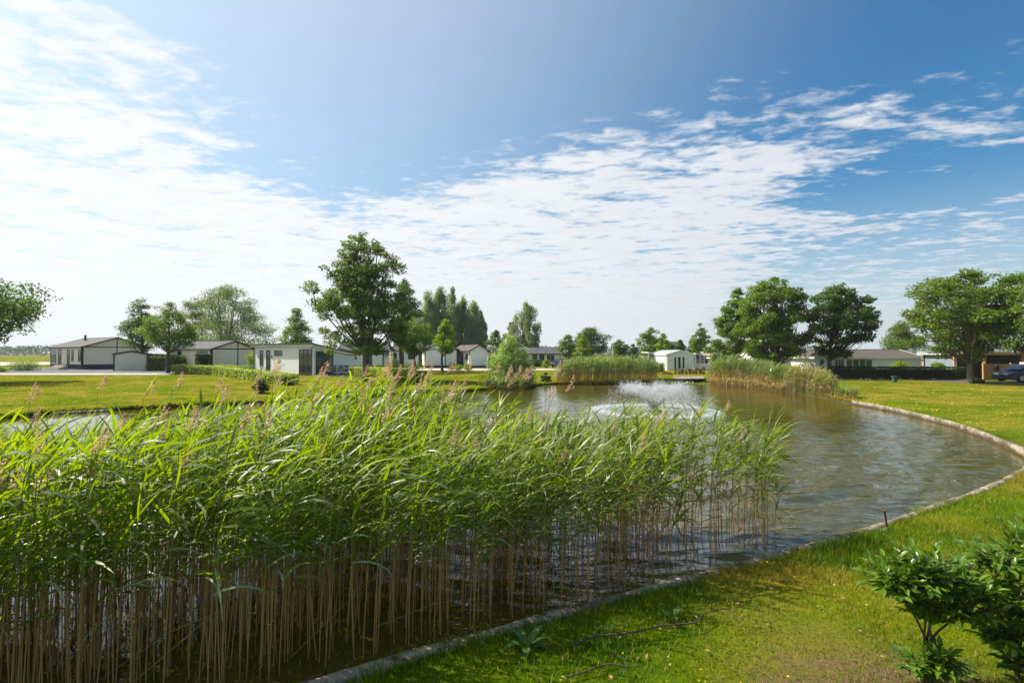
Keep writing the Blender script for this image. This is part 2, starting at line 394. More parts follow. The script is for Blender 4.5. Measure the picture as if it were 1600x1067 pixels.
def lawnz(p):
    d = segdist(POND, p)
    r = np.hypot(p[:, 0], p[:, 1])
    und = (vnoise(p, .9, 3)-.5)*.05 + (vnoise(p, .25, 4)-.5)*.10
    k = np.clip((d-.1)/1.5, 0, 1); k = k*k*(3-2*k)
    return np.where(r < 60, und*k*np.clip((60-r)/20, 0, 1), 0) - .055*(1-np.clip(d/.9, 0, 1)) - np.where(p[:, 1] > 17, .09*(1-np.clip(d/2.2, 0, 1)), 0)
def build_ground():
    pts = [tuple(p) for p in POND]; n = len(pts)
    edges = [(i, (i+1) % n) for i in range(n)]
    B = [(-5000, -600), (5000, -600), (5000, 6000), (-5000, 6000)]
    edges += [(n+i, n+(i+1) % 4) for i in range(4)]
    extra = []
    for step, (x0, x1, y0, y1) in ((.45, (-6, 15, -2, 16)), (1.5, (-45, 30, -8, 40)), (6, (-90, 90, -20, 110)), (60, (-700, 700, 100, 900))):
        for x in np.arange(x0, x1, step):
            for y in np.arange(y0, y1, step): extra.append((x+rng.uniform(-.2, .2)*step, y+rng.uniform(-.2, .2)*step))
    ex = np.array(extra); keep = ~inside(POND, ex) & (segdist(POND, ex) > .22)
    ex = ex[keep]
    allp = pts + B + [tuple(p) for p in ex]
    v, e, f, *_ = delaunay_2d_cdt([Vector(p) for p in allp], edges, [], 0, 1e-5)
    v = np.array([tuple(p) for p in v]); f = np.array([tuple(t) for t in f if len(t) == 3])
    c = v[f].mean(1); f = f[~inside(POND, c)]
    z = lawnz(v)
    me = npmesh('ground', np.c_[v, z], tris=f, mats=[M['ground']], smooth=True)
    return tag(link('ground', me), kind='structure')
build_ground()
# water and the banks that hold it
x0, y0 = pond_np.min(0)-.6; x1, y1 = pond_np.max(0)+.6
n = len(POND)
def build_water():
    """one sheet of water, its wind waves modelled where the eye can tell them apart"""
    th = np.radians(np.linspace(-93, 58, 430)); d = np.exp(np.linspace(math.log(1.6), math.log(62), 400))
    Dg, Tg = np.meshgrid(d, th, indexing='ij'); x = (Dg*np.sin(Tg)).ravel(); y = (Dg*np.cos(Tg)).ravel(); q = np.c_[x, y]
    ok = inside(POND, q) | (segdist(POND, q) < .5)
    r2 = np.random.default_rng(8); z = np.zeros(len(q)); fx, fy = FOUNT
    for k in range(34):
        L = r2.choice([.16, .22, .30, .38, .48, .65, .95])*r2.uniform(.9, 1.1); a = L*.0078*r2.uniform(.5, 1.2)
        cx, cy = fx + r2.normal()*7 - 2, fy + r2.normal()*4 + 4; dist = np.hypot(x-cx, y-cy); ph = r2.uniform(0, 6.28)
        env = np.clip(.15 + 1.4*vnoise(q, .35, 30+k), 0, 1.3)
        z += a*env*np.sin(2*PI*dist/L + ph + 1.5*vnoise(q, .5, 60+k)*6.28*.5)
    dd = np.hypot(x, y); open_ = np.clip((y+1.2*x-3.5)/5., 0, 1)*.85+.15
    z *= open_*(1 - .75*np.clip((dd-10)/22, 0, 1))
    edge = np.clip(segdist(POND, q)/.25, 0, 1); z *= np.where(inside(POND, q), edge*.7+.3, .3)
    n1, n2 = len(d), len(th); idx = np.arange(n1*n2).reshape(n1, n2); Q_ = np.stack([idx[:-1, :-1], idx[:-1, 1:], idx[1:, 1:], idx[1:, :-1]], -1).reshape(-1, 4)[:, ::-1]
    Q_ = Q_[ok[Q_].any(1)]; used = np.unique(Q_); mp = np.zeros(n1*n2, int); mp[used] = np.arange(len(used))
    me = npmesh('pond_water', np.c_[x, y, WZ+z][used], quads=mp[Q_], mats=[M['water']], smooth=True)
    if me.polygons[0].normal.z < 0: me.flip_normals()
    tag(link('pond_water', me), kind='structure')
build_water()
b = MB(); zt = lawnz(pond_np)
V = []
for (x, y), z in zip(POND, zt): V += [(x, y, z), (x+0, y, -.9)]
b.add(V, [(2*i, 2*i+1, 2*((i+1) % n)+1, 2*((i+1) % n)) for i in range(n)])
tag(b.build('pond_bank', M['soil']), kind='structure')

def edging():
    pts = np.array(E1[14:]); m = len(pts); V = []; k = 10
    t = np.gradient(pts, axis=0); t /= np.linalg.norm(t, axis=1)[:, None]; nrm = np.c_[t[:, 1], -t[:, 0]]      # outward, towards the lawn
    s = np.cumsum(np.r_[0, np.hypot(*np.diff(pts, axis=0).T)])
    for i in range(m):
        wv = .070 + .040*mnoise.noise(Vector((s[i]*.9, 0, 0))) + .03*mnoise.noise(Vector((s[i]*3.3, 4, 0)))
        hv = .038 + .022*mnoise.noise(Vector((s[i]*1.3, 9, 0)))
        for j in range(k):
            a = 2*PI*j/k; rr = 1 + .30*mnoise.noise(Vector((s[i]*4, j*1.7, 2)))
            off = math.cos(a)*wv*rr + .045; z = -.055 + math.sin(a)*hv*rr*(1 if math.sin(a) > 0 else 4)
            V.append((*(pts[i] + nrm[i]*off), z))
    Q = [(i*k+j, i*k+(j+1) % k, (i+1)*k+(j+1) % k, (i+1)*k+j) for i in range(m-1) for j in range(k)]
    return tag(link('pond_edging', npmesh('pond_edging', V, quads=Q, mats=[M['edging']], smooth=True)), kind='structure')
edging()

def sheet(name, pts, z, m, kind='structure'):
    b = MB(); b.prism_z(pts if sum(a[0]*c[1]-c[0]*a[1] for a, c in zip(pts, pts[1:]+pts[:1])) > 0 else pts[::-1], z-.06, z)
    return tag(b.build(name, m), kind=kind)
sheet('paving', [G(-120, 583.2), G(190, 583.2), G(285, 583.2), G(262, 577.5), G(200, 575), G(60, 575), G(-60, 577)], .012, M['paving'])
sheet('road', [G(-400, 586.2), G(262, 586), G(275, 583.3), G(-400, 583.3)], .030, M['path'])
sheet('road', [G(600, 579), G(795, 579.2), G(870, 578.5), G(1000, 577.5), G(1000, 575.5), G(870, 576), G(795, 576), G(600, 575.6)], .030, M['path'])
sheet('road', [G(1528, 600), G(1900, 606), G(1900, 598), G(1545, 596.4), G(1440, 592.5), G(1430, 593.6)], .030, M['asphalt'])
sheet('terrace', [G(-90, 574.5), G(122, 570.3), G(100, 566.4), G(-90, 567)], .16, M['path'])
sheet('terrace', [(-21.6, 54.3), (-17.0, 53.2), (-14.5, 58.0), (-18.6, 61)], .035, M['path'])
# distant country
def treeline(u0, u1, d, hmin, hmax, seed, name='distant_woods'):
    r = np.random.default_rng(seed); V = []; Fq = []
    us = np.linspace(u0, u1, int(abs(u1-u0)/1.1)); P = []; S_ = []; 
    for u in us:
        dd = d*r.uniform(.9, 1.25); x, y = D(u, dd)
        hh = hmin + (hmax-hmin)*(.5+.5*mnoise.noise(Vector((u*.055, seed, 0))) + r.uniform(-.2, .2))
        for _ in range(26):
            P.append((x+r.normal()*1.8, y+r.normal()*3, hh*r.uniform(0, 1)**.7)); S_.append(r.uniform(.5, 1.3))
    return leaves(name, np.array(P), np.array(S_)*hmax/9, M['farleaf'], r, aspect=.9)
def rotmats(nrm, r):
    """orthonormal frames about the given normals with a random spin"""
    n = nrm/np.linalg.norm(nrm, axis=1)[:, None]
    a = r.normal(size=n.shape); a -= (a*n).sum(1)[:, None]*n; a /= np.linalg.norm(a, axis=1)[:, None]
    return a, np.cross(n, a), n
def leaf_geo(P, size, r, aspect=.6, nrm=None, axis=None, fold=.25):
    """one folded diamond per leaf: 4 points, two triangles"""
    if nrm is None: nrm = r.normal(size=P.shape)
    a, b, n = rotmats(nrm, r)
    if axis is not None:
        a = axis/np.linalg.norm(axis, axis=1)[:, None]; b = np.cross(n, a); b /= np.linalg.norm(b, axis=1)[:, None] + 1e-9; n = np.cross(a, b)
    s = np.asarray(size)[:, None]
    v0, v2 = P - a*s*.5, P + a*s*.5
    v1 = P + b*s*aspect*.5 + n*s*fold*.4; v3 = P - b*s*aspect*.5 + n*s*fold*.4
    V = np.stack([v0, v1, v2, v3], 1).reshape(-1, 3); k = np.arange(len(P))*4
    T = np.stack([np.stack([k, k+1, k+2], 1), np.stack([k, k+2, k+3], 1)], 1).reshape(-1, 3)
    return V, T
def leaves(name, P, size, m, r, **kw):
    V, T = leaf_geo(P, size, r, **kw)
    return link(name, npmesh(name, V, tris=T, mats=[m]))
M['farleaf'] = leafmat('hazy far foliage', (.045, .070, .040), (.075, .10, .05), .1, cl=.02)
tag(treeline(-330, 130, 520, 5, 12, 3), kind='stuff')
tag(treeline(-330, 60, 800, 9, 17, 8), kind='stuff')
tag(treeline(1380, 1900, 520, 8, 13, 5), kind='stuff')
tag(treeline(560, 1320, 340, 5, 9, 6), kind='stuff')

# ------------------------------------------------------------------ chalets
def chalet(label, corner, ang, W, L, h, ap, prof='gable', base=.25, wall='white', trim='trim', roof='roof', ops=(), over=.35, ph=.2,
           planks='parts', posts=(), plinth='plinth', group='holiday chalets round the pond', name='chalet', cat='chalet', z=0, faces='FSE', band=False):
    root = empty(name, (*corner, z), ang, label, cat, group)
    if prof == 'gable': top = lambda x: h + (ap-h)*(1-abs(x-W/2)/(W/2)); poly = [(0, base), (W, base), (W, h), (W/2, ap), (0, h)]
    else: top = lambda x: h + (ap-h)*x/W; poly = [(0, base), (W, base), (W, ap), (0, h)]
    MB().prism_y(poly, 0, L).build('wall', M[wall], root)
    if base > 0: MB().box((.04, .04, -.1), (W-.04, L-.04, base+.01)).build('plinth', M[plinth], root)
    def fbox(b, f, u0, u1, z0, z1, o0, o1, tilt=0):
        fp = {'F': lambda u, o, zz: (u, -o, zz), 'S': lambda u, o, zz: (-o, u, zz), 'E': lambda u, o, zz: (W+o, u, zz)}[f]
        V = [fp(u, o, zz) for zz, ox in ((z0, 0), (z1, tilt)) for u, o in ((u0, o0), (u1, o0), (u1, o1-ox), (u0, o1-ox))]
        fl = f == 'S'
        Fc = [(0,3,2,1),(4,5,6,7),(0,1,5,4),(1,2,6,5),(2,3,7,6),(3,0,4,7)]
        if not fl: Fc = [q[::-1] for q in Fc]
        return b.add(V, Fc)
    # siding: one board per course, cut around the openings
    stuff = MB()
    for f in faces:
        U = W if f == 'F' else L
        zz = base
        zmax = max(h, ap) if f == 'F' else (h if f == 'S' or prof == 'gable' else ap)
        while zz < zmax - .04:
            z1 = min(zz+ph, zmax)
            if f == 'F':
                if prof == 'gable': s = 0 if z1 <= h else (z1-h)/(ap-h)*W/2; u0, u1 = s, W-s
                else:
                    lo = min(h, ap)
                    if z1 <= lo: u0, u1 = 0, W
                    elif h > ap: u0, u1 = 0, W*(h-z1)/(h-ap)
                    else: u0, u1 = W*(z1-h)/(ap-h), W
            else: u0, u1 = 0, U
            segs = [(u0+.01, u1-.01)]
            for o in ops:
                if o[0] == f and o[3] < z1-.03 and o[4] > zz+.03:
                    segs = [q for a, c in segs for q in ((a, min(c, o[1])), (max(a, o[2]), c)) if q[1]-q[0] > .05]
            for a, c in segs:
                if c-a < .05: continue
                if planks == 'parts': fbox(MB(), f, a, c, zz+.006, z1-.004, 0, .028, .016).build('plank', M[wall], root)
                else: fbox(stuff, f, a, c, zz+.006, z1-.004, 0, .028, .016)
            zz += ph
    if planks == 'stuff' and stuff.v: tag(stuff.build('siding', M[wall], root), kind='stuff')
    for o in ops:
        f, u0, u1, z0, z1, k = o[:6]; nm = o[6] if len(o) > 6 else 1
        fr = 'darkframe' if 'd' in k else 'frame'
        b = MB(); t = .07
        fbox(b, f, u0, u1, z0, z0+t, .002, .075); fbox(b, f, u0, u1, z1-t, z1, .002, .075)
        for i in range(nm+1):
            uc = u0 + (u1-u0-t)*i/nm; fbox(b, f, uc, uc+t, z0+t, z1-t, .002, .072)
        if len(o) > 7: fbox(b, f, u0+t, u1-t, o[7], o[7]+.06, .004, .069)
        nmn = 'door' if 'D' in k else 'window'
        w_ = b.build(nmn, M[fr], root)
        for i in range(nm):
            a = u0 + (u1-u0-t)*i/nm + t; c = u0 + (u1-u0-t)*(i+1)/nm
            fbox(MB(), f, a+.004, c-.004, z0+t+.004, z1-t-.004, .004, .035).build('pane', M['glass'], w_)
        if 'D' in k: fbox(MB(), f, u0+.10, u0+.13, z0+.95, z0+1.15, .075, .12).build('handle', M['alloy'], w_)
    for f, u in (('S', .22), ('S', L-.2), ('E', .22)):
        if f in faces: fbox(MB(), f, u-.035, u+.035, .05, h-.12, .035, .10).build('downpipe', M[trim], root)
    # corner posts and trim
    T = M[trim]
    for f, u in posts:
        zt = top(u) if f == 'F' else h
        fbox(MB(), f, u-.06, u+.06, base, zt-.03, .002, .05).build('trim_board', T, root)
    if band: fbox(MB(), 'F', 0, W, h-.09, h+.05, .004, .046).build('trim_board', T, root)
    # roof
    t = .09 if prof == 'gable' else .17
    def slab(xa, za, xb, zb, nm='roof'):
        return MB().prism_y([(xa, za), (xb, zb), (xb, zb+t), (xa, za+t)], -over, L+over).build(nm, M[roof], root)
    if prof == 'gable':
        sl = (ap-h)/(W/2)
        slab(-over, h-over*sl+.012, W/2-.002, ap+.012); slab(W/2+.002, ap+.012, W+over, h-over*sl+.012)
        for s in (-1, 1):
            for yy in (-over-.045, L+over+.003):
                xa, xb = (W/2+s*(W/2+over), W/2); za, zb = h-over*sl-.07, ap-.07
                p = [(xa, za), (xb, zb), (xb, zb+.2), (xa, za+.2)]
                if s > 0: p = [(q[0], q[1]) for q in (p[1], p[0], p[3], p[2])]
                MB().prism_y(p, yy, yy+.042).build('fascia', T, root)
            xx = -over-.05 if s < 0 else W+over+.008
            g_ = MB().box((xx, -over, h-over*sl-.04), (xx+.042, L+over, h-over*sl+.11)).build('gutter', T, root)
        MB().box((W/2-.09, -over+.01, ap+t-.01), (W/2+.09, L+over-.01, ap+t+.045)).build('ridge', M[roof], root)
    else:
        sl = (ap-h)/W
        slab(-over-.10, h-(over+.10)*sl+.012, W+over, ap+over*sl+.012)
        MB().prism_y([(-over, h-over*sl-.13), (W+over, ap+over*sl-.13), (W+over, ap+over*sl+.008), (-over, h-over*sl+.008)], -over-.045, -over-.003).build('fascia', M['frame'], root)
        MB().box((-over-.046, -over, h-over*sl-.13), (-over-.004, L+over, h-over*sl+.006)).build('fascia', M['frame'], root)
    return root, fbox
A60 = math.radians(60)
cA, fb = chalet('long cream chalet with dark trim and brown roof far left, black flue on its roof', D(129, 75), math.atan2(.85, .5), 8.6, 11.5, 3.35, 4.75, base=.75, wall='cream',
       ops=[('S', .5, 1.3, 1.2, 2.9, 'd', 1, 2.2), ('S', 2.9, 3.6, 1.2, 2.9, 'd', 1, 2.1), ('S', 4.3, 5.2, .8, 2.95, 'Dd', 1), ('S', 7.3, 8.4, .8, 3.0, 'd', 1), ('S', 9.0, 11.2, .8, 3.0, 'w', 3, 2.3)],
       posts=[('F', .06), ('F', 4.3), ('S', .06)], band=True, planks='parts', ph=.26)
MB().tube([(3.0, 7.5, 3.9), (3.0, 7.5, 5.3)], .14, 10).build('flue', M['blackplastic'], cA)
for i in range(4): MB().box((-1.3-.3*i, 2+0*i, 0), (-1.0-.3*i, 6, .68-.17*i)).build('step', M['path'], cA)
# low shed in front of its gable
sA, fb = chalet('small cream garden shed with dark roof against the gable of the far left chalet', D(178, 70.0), math.atan2(.42, .9), 3.9, 2.0, 2.25, 2.65, base=0, wall='cream', trim='trim', over=.12,
       planks='parts', ph=.26, posts=[('F', .06), ('F', 3.84), ('S', .06)], name='shed', cat='shed', group=None)
cB, fb = chalet('cream chalet with black verge boards behind the ivy block and laurel hedge', D(331, 68), math.atan2(.87, .49), 6.2, 10.5, 3.0, 4.05, base=.3, wall='cream',
       ops=[('S', .9, 3.4, 1.6, 2.7, 'd', 2), ('S', 7.2, 8.2, .5, 2.7, 'Dd', 1)], posts=[('F', .06), ('F', 3.6), ('F', 6.14), ('S', .06)], band=True, ph=.26)
cC, fb = chalet('white flat fronted chalet with sloping roof and corner glazing beside the tallest tree', (-21.3, 55), math.atan2(.8, .6), 5.2, 12.9, 3.25, 2.25, prof='mono', base=.12, wall='white', plinth='plinth',
       ops=[('S', 0.25, 2.75, .15, 2.85, 'dD', 3, 2.2), ('S', 6.3, 8.0, 2.1, 2.7, 'd', 1), ('S', 9.0, 9.85, .25, 2.75, 'dD', 1), ('S', 10.6, 11.4, .9, 2.75, 'd', 1, 1.9), ('F', .25, 2.35, .15, 2.62, 'dD', 3)],
       posts=[], over=.3, ph=.22)
fbox = fb
MB().box((-.05, -.05, .1), (.17, .17, 3.1)).build('corner_post', M['frame'], cC)
b = MB().tube([(-.10, 8.5, 2.0), (-.16, 8.5, 2.0)], .11, 10); b.build('wall_lamp', M['blackplastic'], cC)
# the chalets in the middle distance
G1 = 'holiday chalets round the pond'
chalet('white chalet with grey roof behind the trunk of the tallest tree', D(600, 88), math.pi/2+.05, 6, 7.5, 3.0, 4.3, base=.3, ops=[('S', 4.6, 6.2, 1.3, 2.5, 'd', 1), ('S', 2.0, 3.0, .4, 2.5, 'Dd', 1)], planks='stuff', posts=[('S', .06)])
chalet('white chalet with dark tiled gable just left of the small yellow green linden', D(664, 85), math.atan2(.25, .97), 5.4, 9.0, 3.05, 4.1, base=.35,
       ops=[], planks='parts', posts=[('F', .06), ('F', 3.4), ('F', 5.34)], band=True, ph=.3)
chalet('white chalet wing with two blue grey doors left of the dark tiled gable', D(663, 91), math.pi/2-.02, 5, 5.6, 2.95, 3.9, base=.35, ops=[('S', .3, 1.0, .4, 2.7, 'Dd', 1), ('S', 1.9, 2.9, 1.3, 2.6, 'd', 1), ('S', 3.6, 4.4, .4, 2.7, 'Dd', 1), ('S', 4.9, 5.4, 1.3, 2.5, 'd', 1)],
       roof='roofbrown', planks='stuff')
chalet('white chalet with brown roof and small window right of the small yellow green linden', D(735, 84), math.atan2(.45, .9), 3.0, 8.0, 2.9, 3.75, base=.35, roof='roofbrown',
       ops=[('S', .7, 2.3, 1.2, 2.4, 'w', 1), ('S', 3.1, 4.2, .4, 2.4, 'Dd', 1)], planks='parts', ph=.3)
chalet('low white chalet with dark flat roof partly behind the slim linden by the willow bush', D(800, 108), math.pi/2, 6, 7.5, 2.7, 3.5, base=.2, ops=[('S', 1.0, 2.6, 1.2, 2.2, 'd', 1), ('S', 4, 5, .3, 2.3, 'Dd', 1)], planks='stuff')
chalet('beige bungalow with long dark roof behind the dark parked car', D(877, 100), math.pi/2, 6.5, 9.5, 2.35, 3.5, base=.2, wall='cream', ops=[('S', 1.3, 2.9, .7, 2.2, 'w', 2), ('S', 3.3, 4.3, .9, 2.2, 'd', 1), ('S', 4.7, 5.7, .9, 2.2, 'd', 1)], planks='stuff')
cF, fb = chalet('small pale gabled chalet end on to the water with three tall windows', D(1042, 72), 0.0, 3.75, 9.0, 2.2, 2.75, base=.0, wall='greywall', trim='frame', roof='roofgrey', over=.15,
       ops=[('F', .95, 1.35, .25, 1.95, 'w', 1), ('F', 1.48, 1.98, .1, 1.95, 'D', 1), ('F', 2.1, 2.5, .25, 1.95, 'w', 1)], planks='parts', ph=.2, posts=[('F', .06), ('F', 3.69)])
def lean_to(label, corner, ang, W, L, h0, h1):
    root = empty('glass_veranda', (*corner, 0), ang, label, 'veranda', 'white framed glass verandas')
    MB().prism_y([(-.1, h0), (W+.1, h1), (W+.1, h1+.1), (-.1, h0+.1)], -.1, L).build('roof', M['frame'], root)
    n_ = max(3, int(W/.8))
    for i in range(n_+1):
        x = W*i/n_; MB().box((x-.04, -.04, 0), (x+.04, .04, h0+(h1-h0)*i/n_)).build('post', M['frame'], root)
        if i < n_: MB().prism_y([(x+.05, .7), (x+W/n_-.05, .7), (x+W/n_-.05, h0+(h1-h0)*(i+1)/n_-.05), (x+.05, h0+(h1-h0)*i/n_-.05)], -.015, .015).build('pane', M['glass'], root)
    MB().box((0, -.03, .0), (W, .03, .69)).build('parapet', M['greywall'], root)
    MB().box((0, L-.15, 0), (W, L, min(h0, h1)-.05)).build('wall', M['greywall'], root)
    return root
lean_to('glass veranda with roof sloping right, left of the small pale gabled chalet', D(1013, 78), 0, 2.75, 4, 2.5, 2.05)
lean_to('glass veranda with white parapet right beside the small pale gabled chalet', D(1087, 76), 0, 1.85, 3, 2.3, 1.95)
lean_to('taller glass veranda further right next to the tan roofed cottage', D(1104, 80), 0, 2.3, 4, 2.5, 2.0)
bb = empty('low_white_wall', (*D(1081, 73), 0), 0, 'low white garden wall between the small gabled chalet and right reeds', 'wall')
for i in range(4): MB().box((.62*i, 0, 0), (.62*i+.6, .12, .95)).build('panel', M['white'], bb)
chalet('cottage with tan gable roof behind the right reeds', D(1113, 74), 0.0, 2.6, 7, 1.75, 2.25, base=0, wall='beige', roof='rooftan', trim='frame', over=.2, planks='stuff', ops=[('F', .7, 1.5, .9, 1.5, 'd', 1)])
chalet('long grey roofed chalet behind the right reeds with dark open carport', D(1266, 62), math.pi/2+.04, 6, 6.7, 2.3, 2.9, base=.1, wall='white', roof='roofgrey', over=.3, planks='stuff',
       ops=[('S', .1, 1.4, .8, 2.1, 'd', 1), ('S', 2.9, 3.7, 1.5, 2.0, 'd', 1), ('S', 4.3, 6.5, .12, 2.1, 'd', 1)])
cH, fb = chalet('low white bungalow with brown grey roof and a row of windows behind the long hedge', D(1437, 57), math.pi/2+.02, 7, 8.6, 1.95, 2.75, base=.1, wall='white', roof='roofbrown', trim='frame', over=.35,
       ops=[('S', 1.95, 2.75, .8, 1.65, 'w', 1), ('S', 5.4, 8.4, .5, 1.78, 'w', 4)], planks='parts', ph=.22)
chalet('white gabled porch wing with slim windows at the left end of the brown roofed bungalow', D(1273, 52), .16, 3.5, 8, 2.0, 2.62, base=.1, wall='white', roof='roofbrown', trim='frame', over=.3,
       ops=[('F', .6, .95, .8, 1.8, 'd', 1), ('F', 2.2, 3.3, .5, 1.85, 'w', 3), ('E', .2, 2.6, .5, 1.85, 'w', 5)], planks='parts', ph=.22)
chalet('small beige chalet with pale gable between the bungalow and blue grey shed', D(1450, 74), 0.05, 3.6, 7, 1.7, 2.1, base=0, wall='beige', roof='rooftan', trim='frame', planks='stuff', ops=[('F', 1, 1.8, .8, 1.5, 'w', 1)])
chalet('low sand coloured chalet with flat brown roof just left of the blue grey shed', D(1492, 68), 0.02, 3.2, 5, 1.9, 1.9001, prof='mono', base=0, wall='beige', roof='roofbrown', planks='stuff', ops=[('F', .5, 1.2, .9, 1.6, 'd', 1)])
chalet('blue grey boarded shed behind the trunk of the broad right linden', D(1508, 50), 0.02, 3.6, 5, 2.35, 1.95, prof='mono', base=0, wall='bluegrey', roof='roofgrey', planks='parts', ph=.2, name='shed', cat='shed', group=None, ops=[])

# cedar shelter with open upper part and its board fence
rt = empty('cedar_shelter', (*D(1538, 46.5), 0), 0, 'open cedar shelter with orange posts behind the board fence at far right', 'shelter')
for x in (0, 3.4, 7.0):
    for y in (0, 3.2): MB().box((x, y, 0), (x+.16, y+.16, 2.35)).build('post', M['cedar'], rt)
MB().box((-.25, -.3, 2.352), (7.5, 3.8, 2.47)).build('roof', M['rooftan'], rt); MB().box((-.25, -.36, 2.25), (7.5, -.302, 2.5)).build('fascia', M['cedar'], rt)
MB().box((0.2, 3.1, 0), (7.0, 3.19, 2.3)).build('back_wall', M['trim'], rt)
rt = empty('board_fence', (*D(1537, 45.4), 0), 0, 'orange brown vertical board fence behind the dark blue car', 'fence')
for i in range(52):
    hh = 1.45 + random.uniform(-.012, .012); MB().box((.135*i, 0, .04), (.135*i+.122, .022, hh)).build('board', M['cedar'], rt)
for z_ in (.35, 1.15): MB().box((0, .024, z_), (7.0, .07, z_+.09)).build('rail', M['cedar'], rt)
for x in (-.1, 2.35, 4.7, 7.0): MB().box((x, -.03, 0), (x+.1, .10, 1.55)).build('post', M['cedar'], rt)
ml = empty('letterbox', (*D(1558, 45.2), 0), 0, 'dark letterbox hanging on the board fence', 'letterbox')
MB().box((-.16, 0, .85), (.16, .14, 1.2)).build('box', M['blackplastic'], ml); MB().prism_y([(-.2, 1.202), (.2, 1.202), (0, 1.36)], -.02, .15).build('lid', M['blackplastic'], ml)
# ------------------------------------------------------------------ cars
def car(label, loc, rz, L=4.5, Wd=1.78, Hh=1.5, cargo=False):
    root = empty('parked_car', (*loc, .035), rz, label, 'car', 'cars parked by the chalets')
    # side outline from the nose (x=0) to the tail (x=L)
    lo = [(0, .34), (.02, .62), (.10, .74), (.95, .92), (L-.16, .98), (L-.02, .9), (L, .42), (L-.08, .26), (.1, .24)]
    me = bpy.data.meshes.new('body'); V = []; Fc = []; n_ = len(lo)
    ys = [(-Wd/2+.09, .94), (-Wd/2, 1), (Wd/2, 1), (Wd/2-.09, .94)]
    secs = [(-Wd/2, .92), (-Wd/2+.06, 1.0), (Wd/2-.06, 1.0), (Wd/2, .92)]
    for y, s in secs:
        for x, z in lo: V.append((L/2+(x-L/2)*(s*.5+.5), y, .24+(z-.24)*s))
    for k in range(3):
        for i in range(n_): Fc.append((k*n_+i, k*n_+(i+1) % n_, (k+1)*n_+(i+1) % n_, (k+1)*n_+i))
    Fc += [tuple(range(n_))[::-1], tuple(range(3*n_, 4*n_))]
    me.from_pydata(V, [], Fc); me.materials.append(M['carpaint']); me.update(); link('body', me, root)
    b = MB(); gh = [(.85, .9), (1.75, Hh-.06), (2.1, Hh), (L-.75, Hh-.01), (L-.4, Hh-.1), (L-.1, .95)]
    V = [(x, -Wd/2+.06+(z-.9)*.22, z) for x, z in gh] + [(x, Wd/2-.06-(z-.9)*.22, z) for x, z in gh]; m_ = len(gh)
    b.add(V, [tuple(range(m_)), tuple(range(2*m_-1, m_-1, -1))] + [(i, i+m_, (i+1) % m_+m_, (i+1) % m_) for i in range(m_)])
    b.build('cabin', M['carpaint'], root)
    def win(x0, x1, zt0, zt1, s):
        yy = lambda z: s*(Wd/2-.06-(z-.9)*.22+.012)
        q = [(x0, .96), (x1, .96), (x1-(.25 if x1 > L-.6 else 0), zt1), (zt0, zt1)]
        V = [(x, yy(z), z) for x, z in q] + [(x, yy(z)-s*.02, z) for x, z in q]
        return MB().add(V, [(0, 1, 2, 3), (7, 6, 5, 4), (0, 4, 5, 1), (1, 5, 6, 2), (2, 6, 7, 3), (3, 7, 4, 0)])
    for s in (-1, 1):
        for x0, x1, t0 in ((1.05, 1.95, 1.72), (2.02, 2.95, 2.02), (3.02, L-.3, 3.02)): win(x0, x1, t0, Hh-.13, s).build('side_window', M['glass'], root)
        MB().box((1.35, s*(Wd/2+.02) if s > 0 else -Wd/2-.2, .98), (1.55, s*(Wd/2+.02)+.18 if s > 0 else -Wd/2-.02, 1.12)).build('mirror', M['carpaint'], root)
        MB().box((-.006+.02, s*(Wd/2-.45) - .18, .6), (.16, s*(Wd/2-.45)+.22, .74)).build('headlight', M['lamp'], root)
        MB().box((L-.10, s*(Wd/2-.17)-.1, .72), (L+.012, s*(Wd/2-.17)+.1, 1.2)).build('tail_light', M['taillamp'], root)
        for x in (.85, L-.85):
            wv = MB().tube([(x, s*(Wd/2-.2), .32), (x, s*(Wd/2+.015), .32)], .32, 20).build('wheel', M['tyre'], root)
            MB().tube([(x, s*(Wd/2+.0), .32), (x, s*(Wd/2+.03), .32)], .2, 14).build('rim', M['alloy'], wv)
    V = [(.98, -.66, 1.0), (.98, .66, 1.0), (1.66, .58, Hh-.1), (1.66, -.58, Hh-.1)]
    MB().add([(x-.05, y, z+.03) for x, y, z in V]+V, [(0, 1, 2, 3), (7, 6, 5, 4), (0, 4, 5, 1), (1, 5, 6, 2), (2, 6, 7, 3), (3, 7, 4, 0)]).build('windscreen', M['glass'], root)
    V = [(L-.08, -.64, 1.02), (L-.08, .64, 1.02), (L-.34, .58, Hh-.12), (L-.34, -.58, Hh-.12)]
    MB().add([(x+.03, y, z+.01) for x, y, z in V]+V, [(3, 2, 1, 0), (4, 5, 6, 7), (1, 5, 4, 0), (2, 6, 5, 1), (3, 7, 6, 2), (0, 4, 7, 3)]).build('rear_window', M['glass'], root)
    MB().box((L-.002, -.26, .72), (L+.022, .26, .84)).build('number_plate', M['plate'], root)
    return root
car('dark blue estate car parked facing left by the board fence', D(1563, 42.6), .03, Hh=1.42)
bx = MB().box((0, 0, 0), (1.5, .7, .16)).build('roof_box', M['lamp'], None); bx.location = (D(1563, 42.6)[0]+2.0, 42.35, 1.46+.035)
tag(bx, 'flat pale box lying on the roof of the dark blue estate car', 'roof box')
car('dark car seen from behind near the bungalow past the willow bush', D(870, 83), math.pi/2-.25, Hh=1.55)
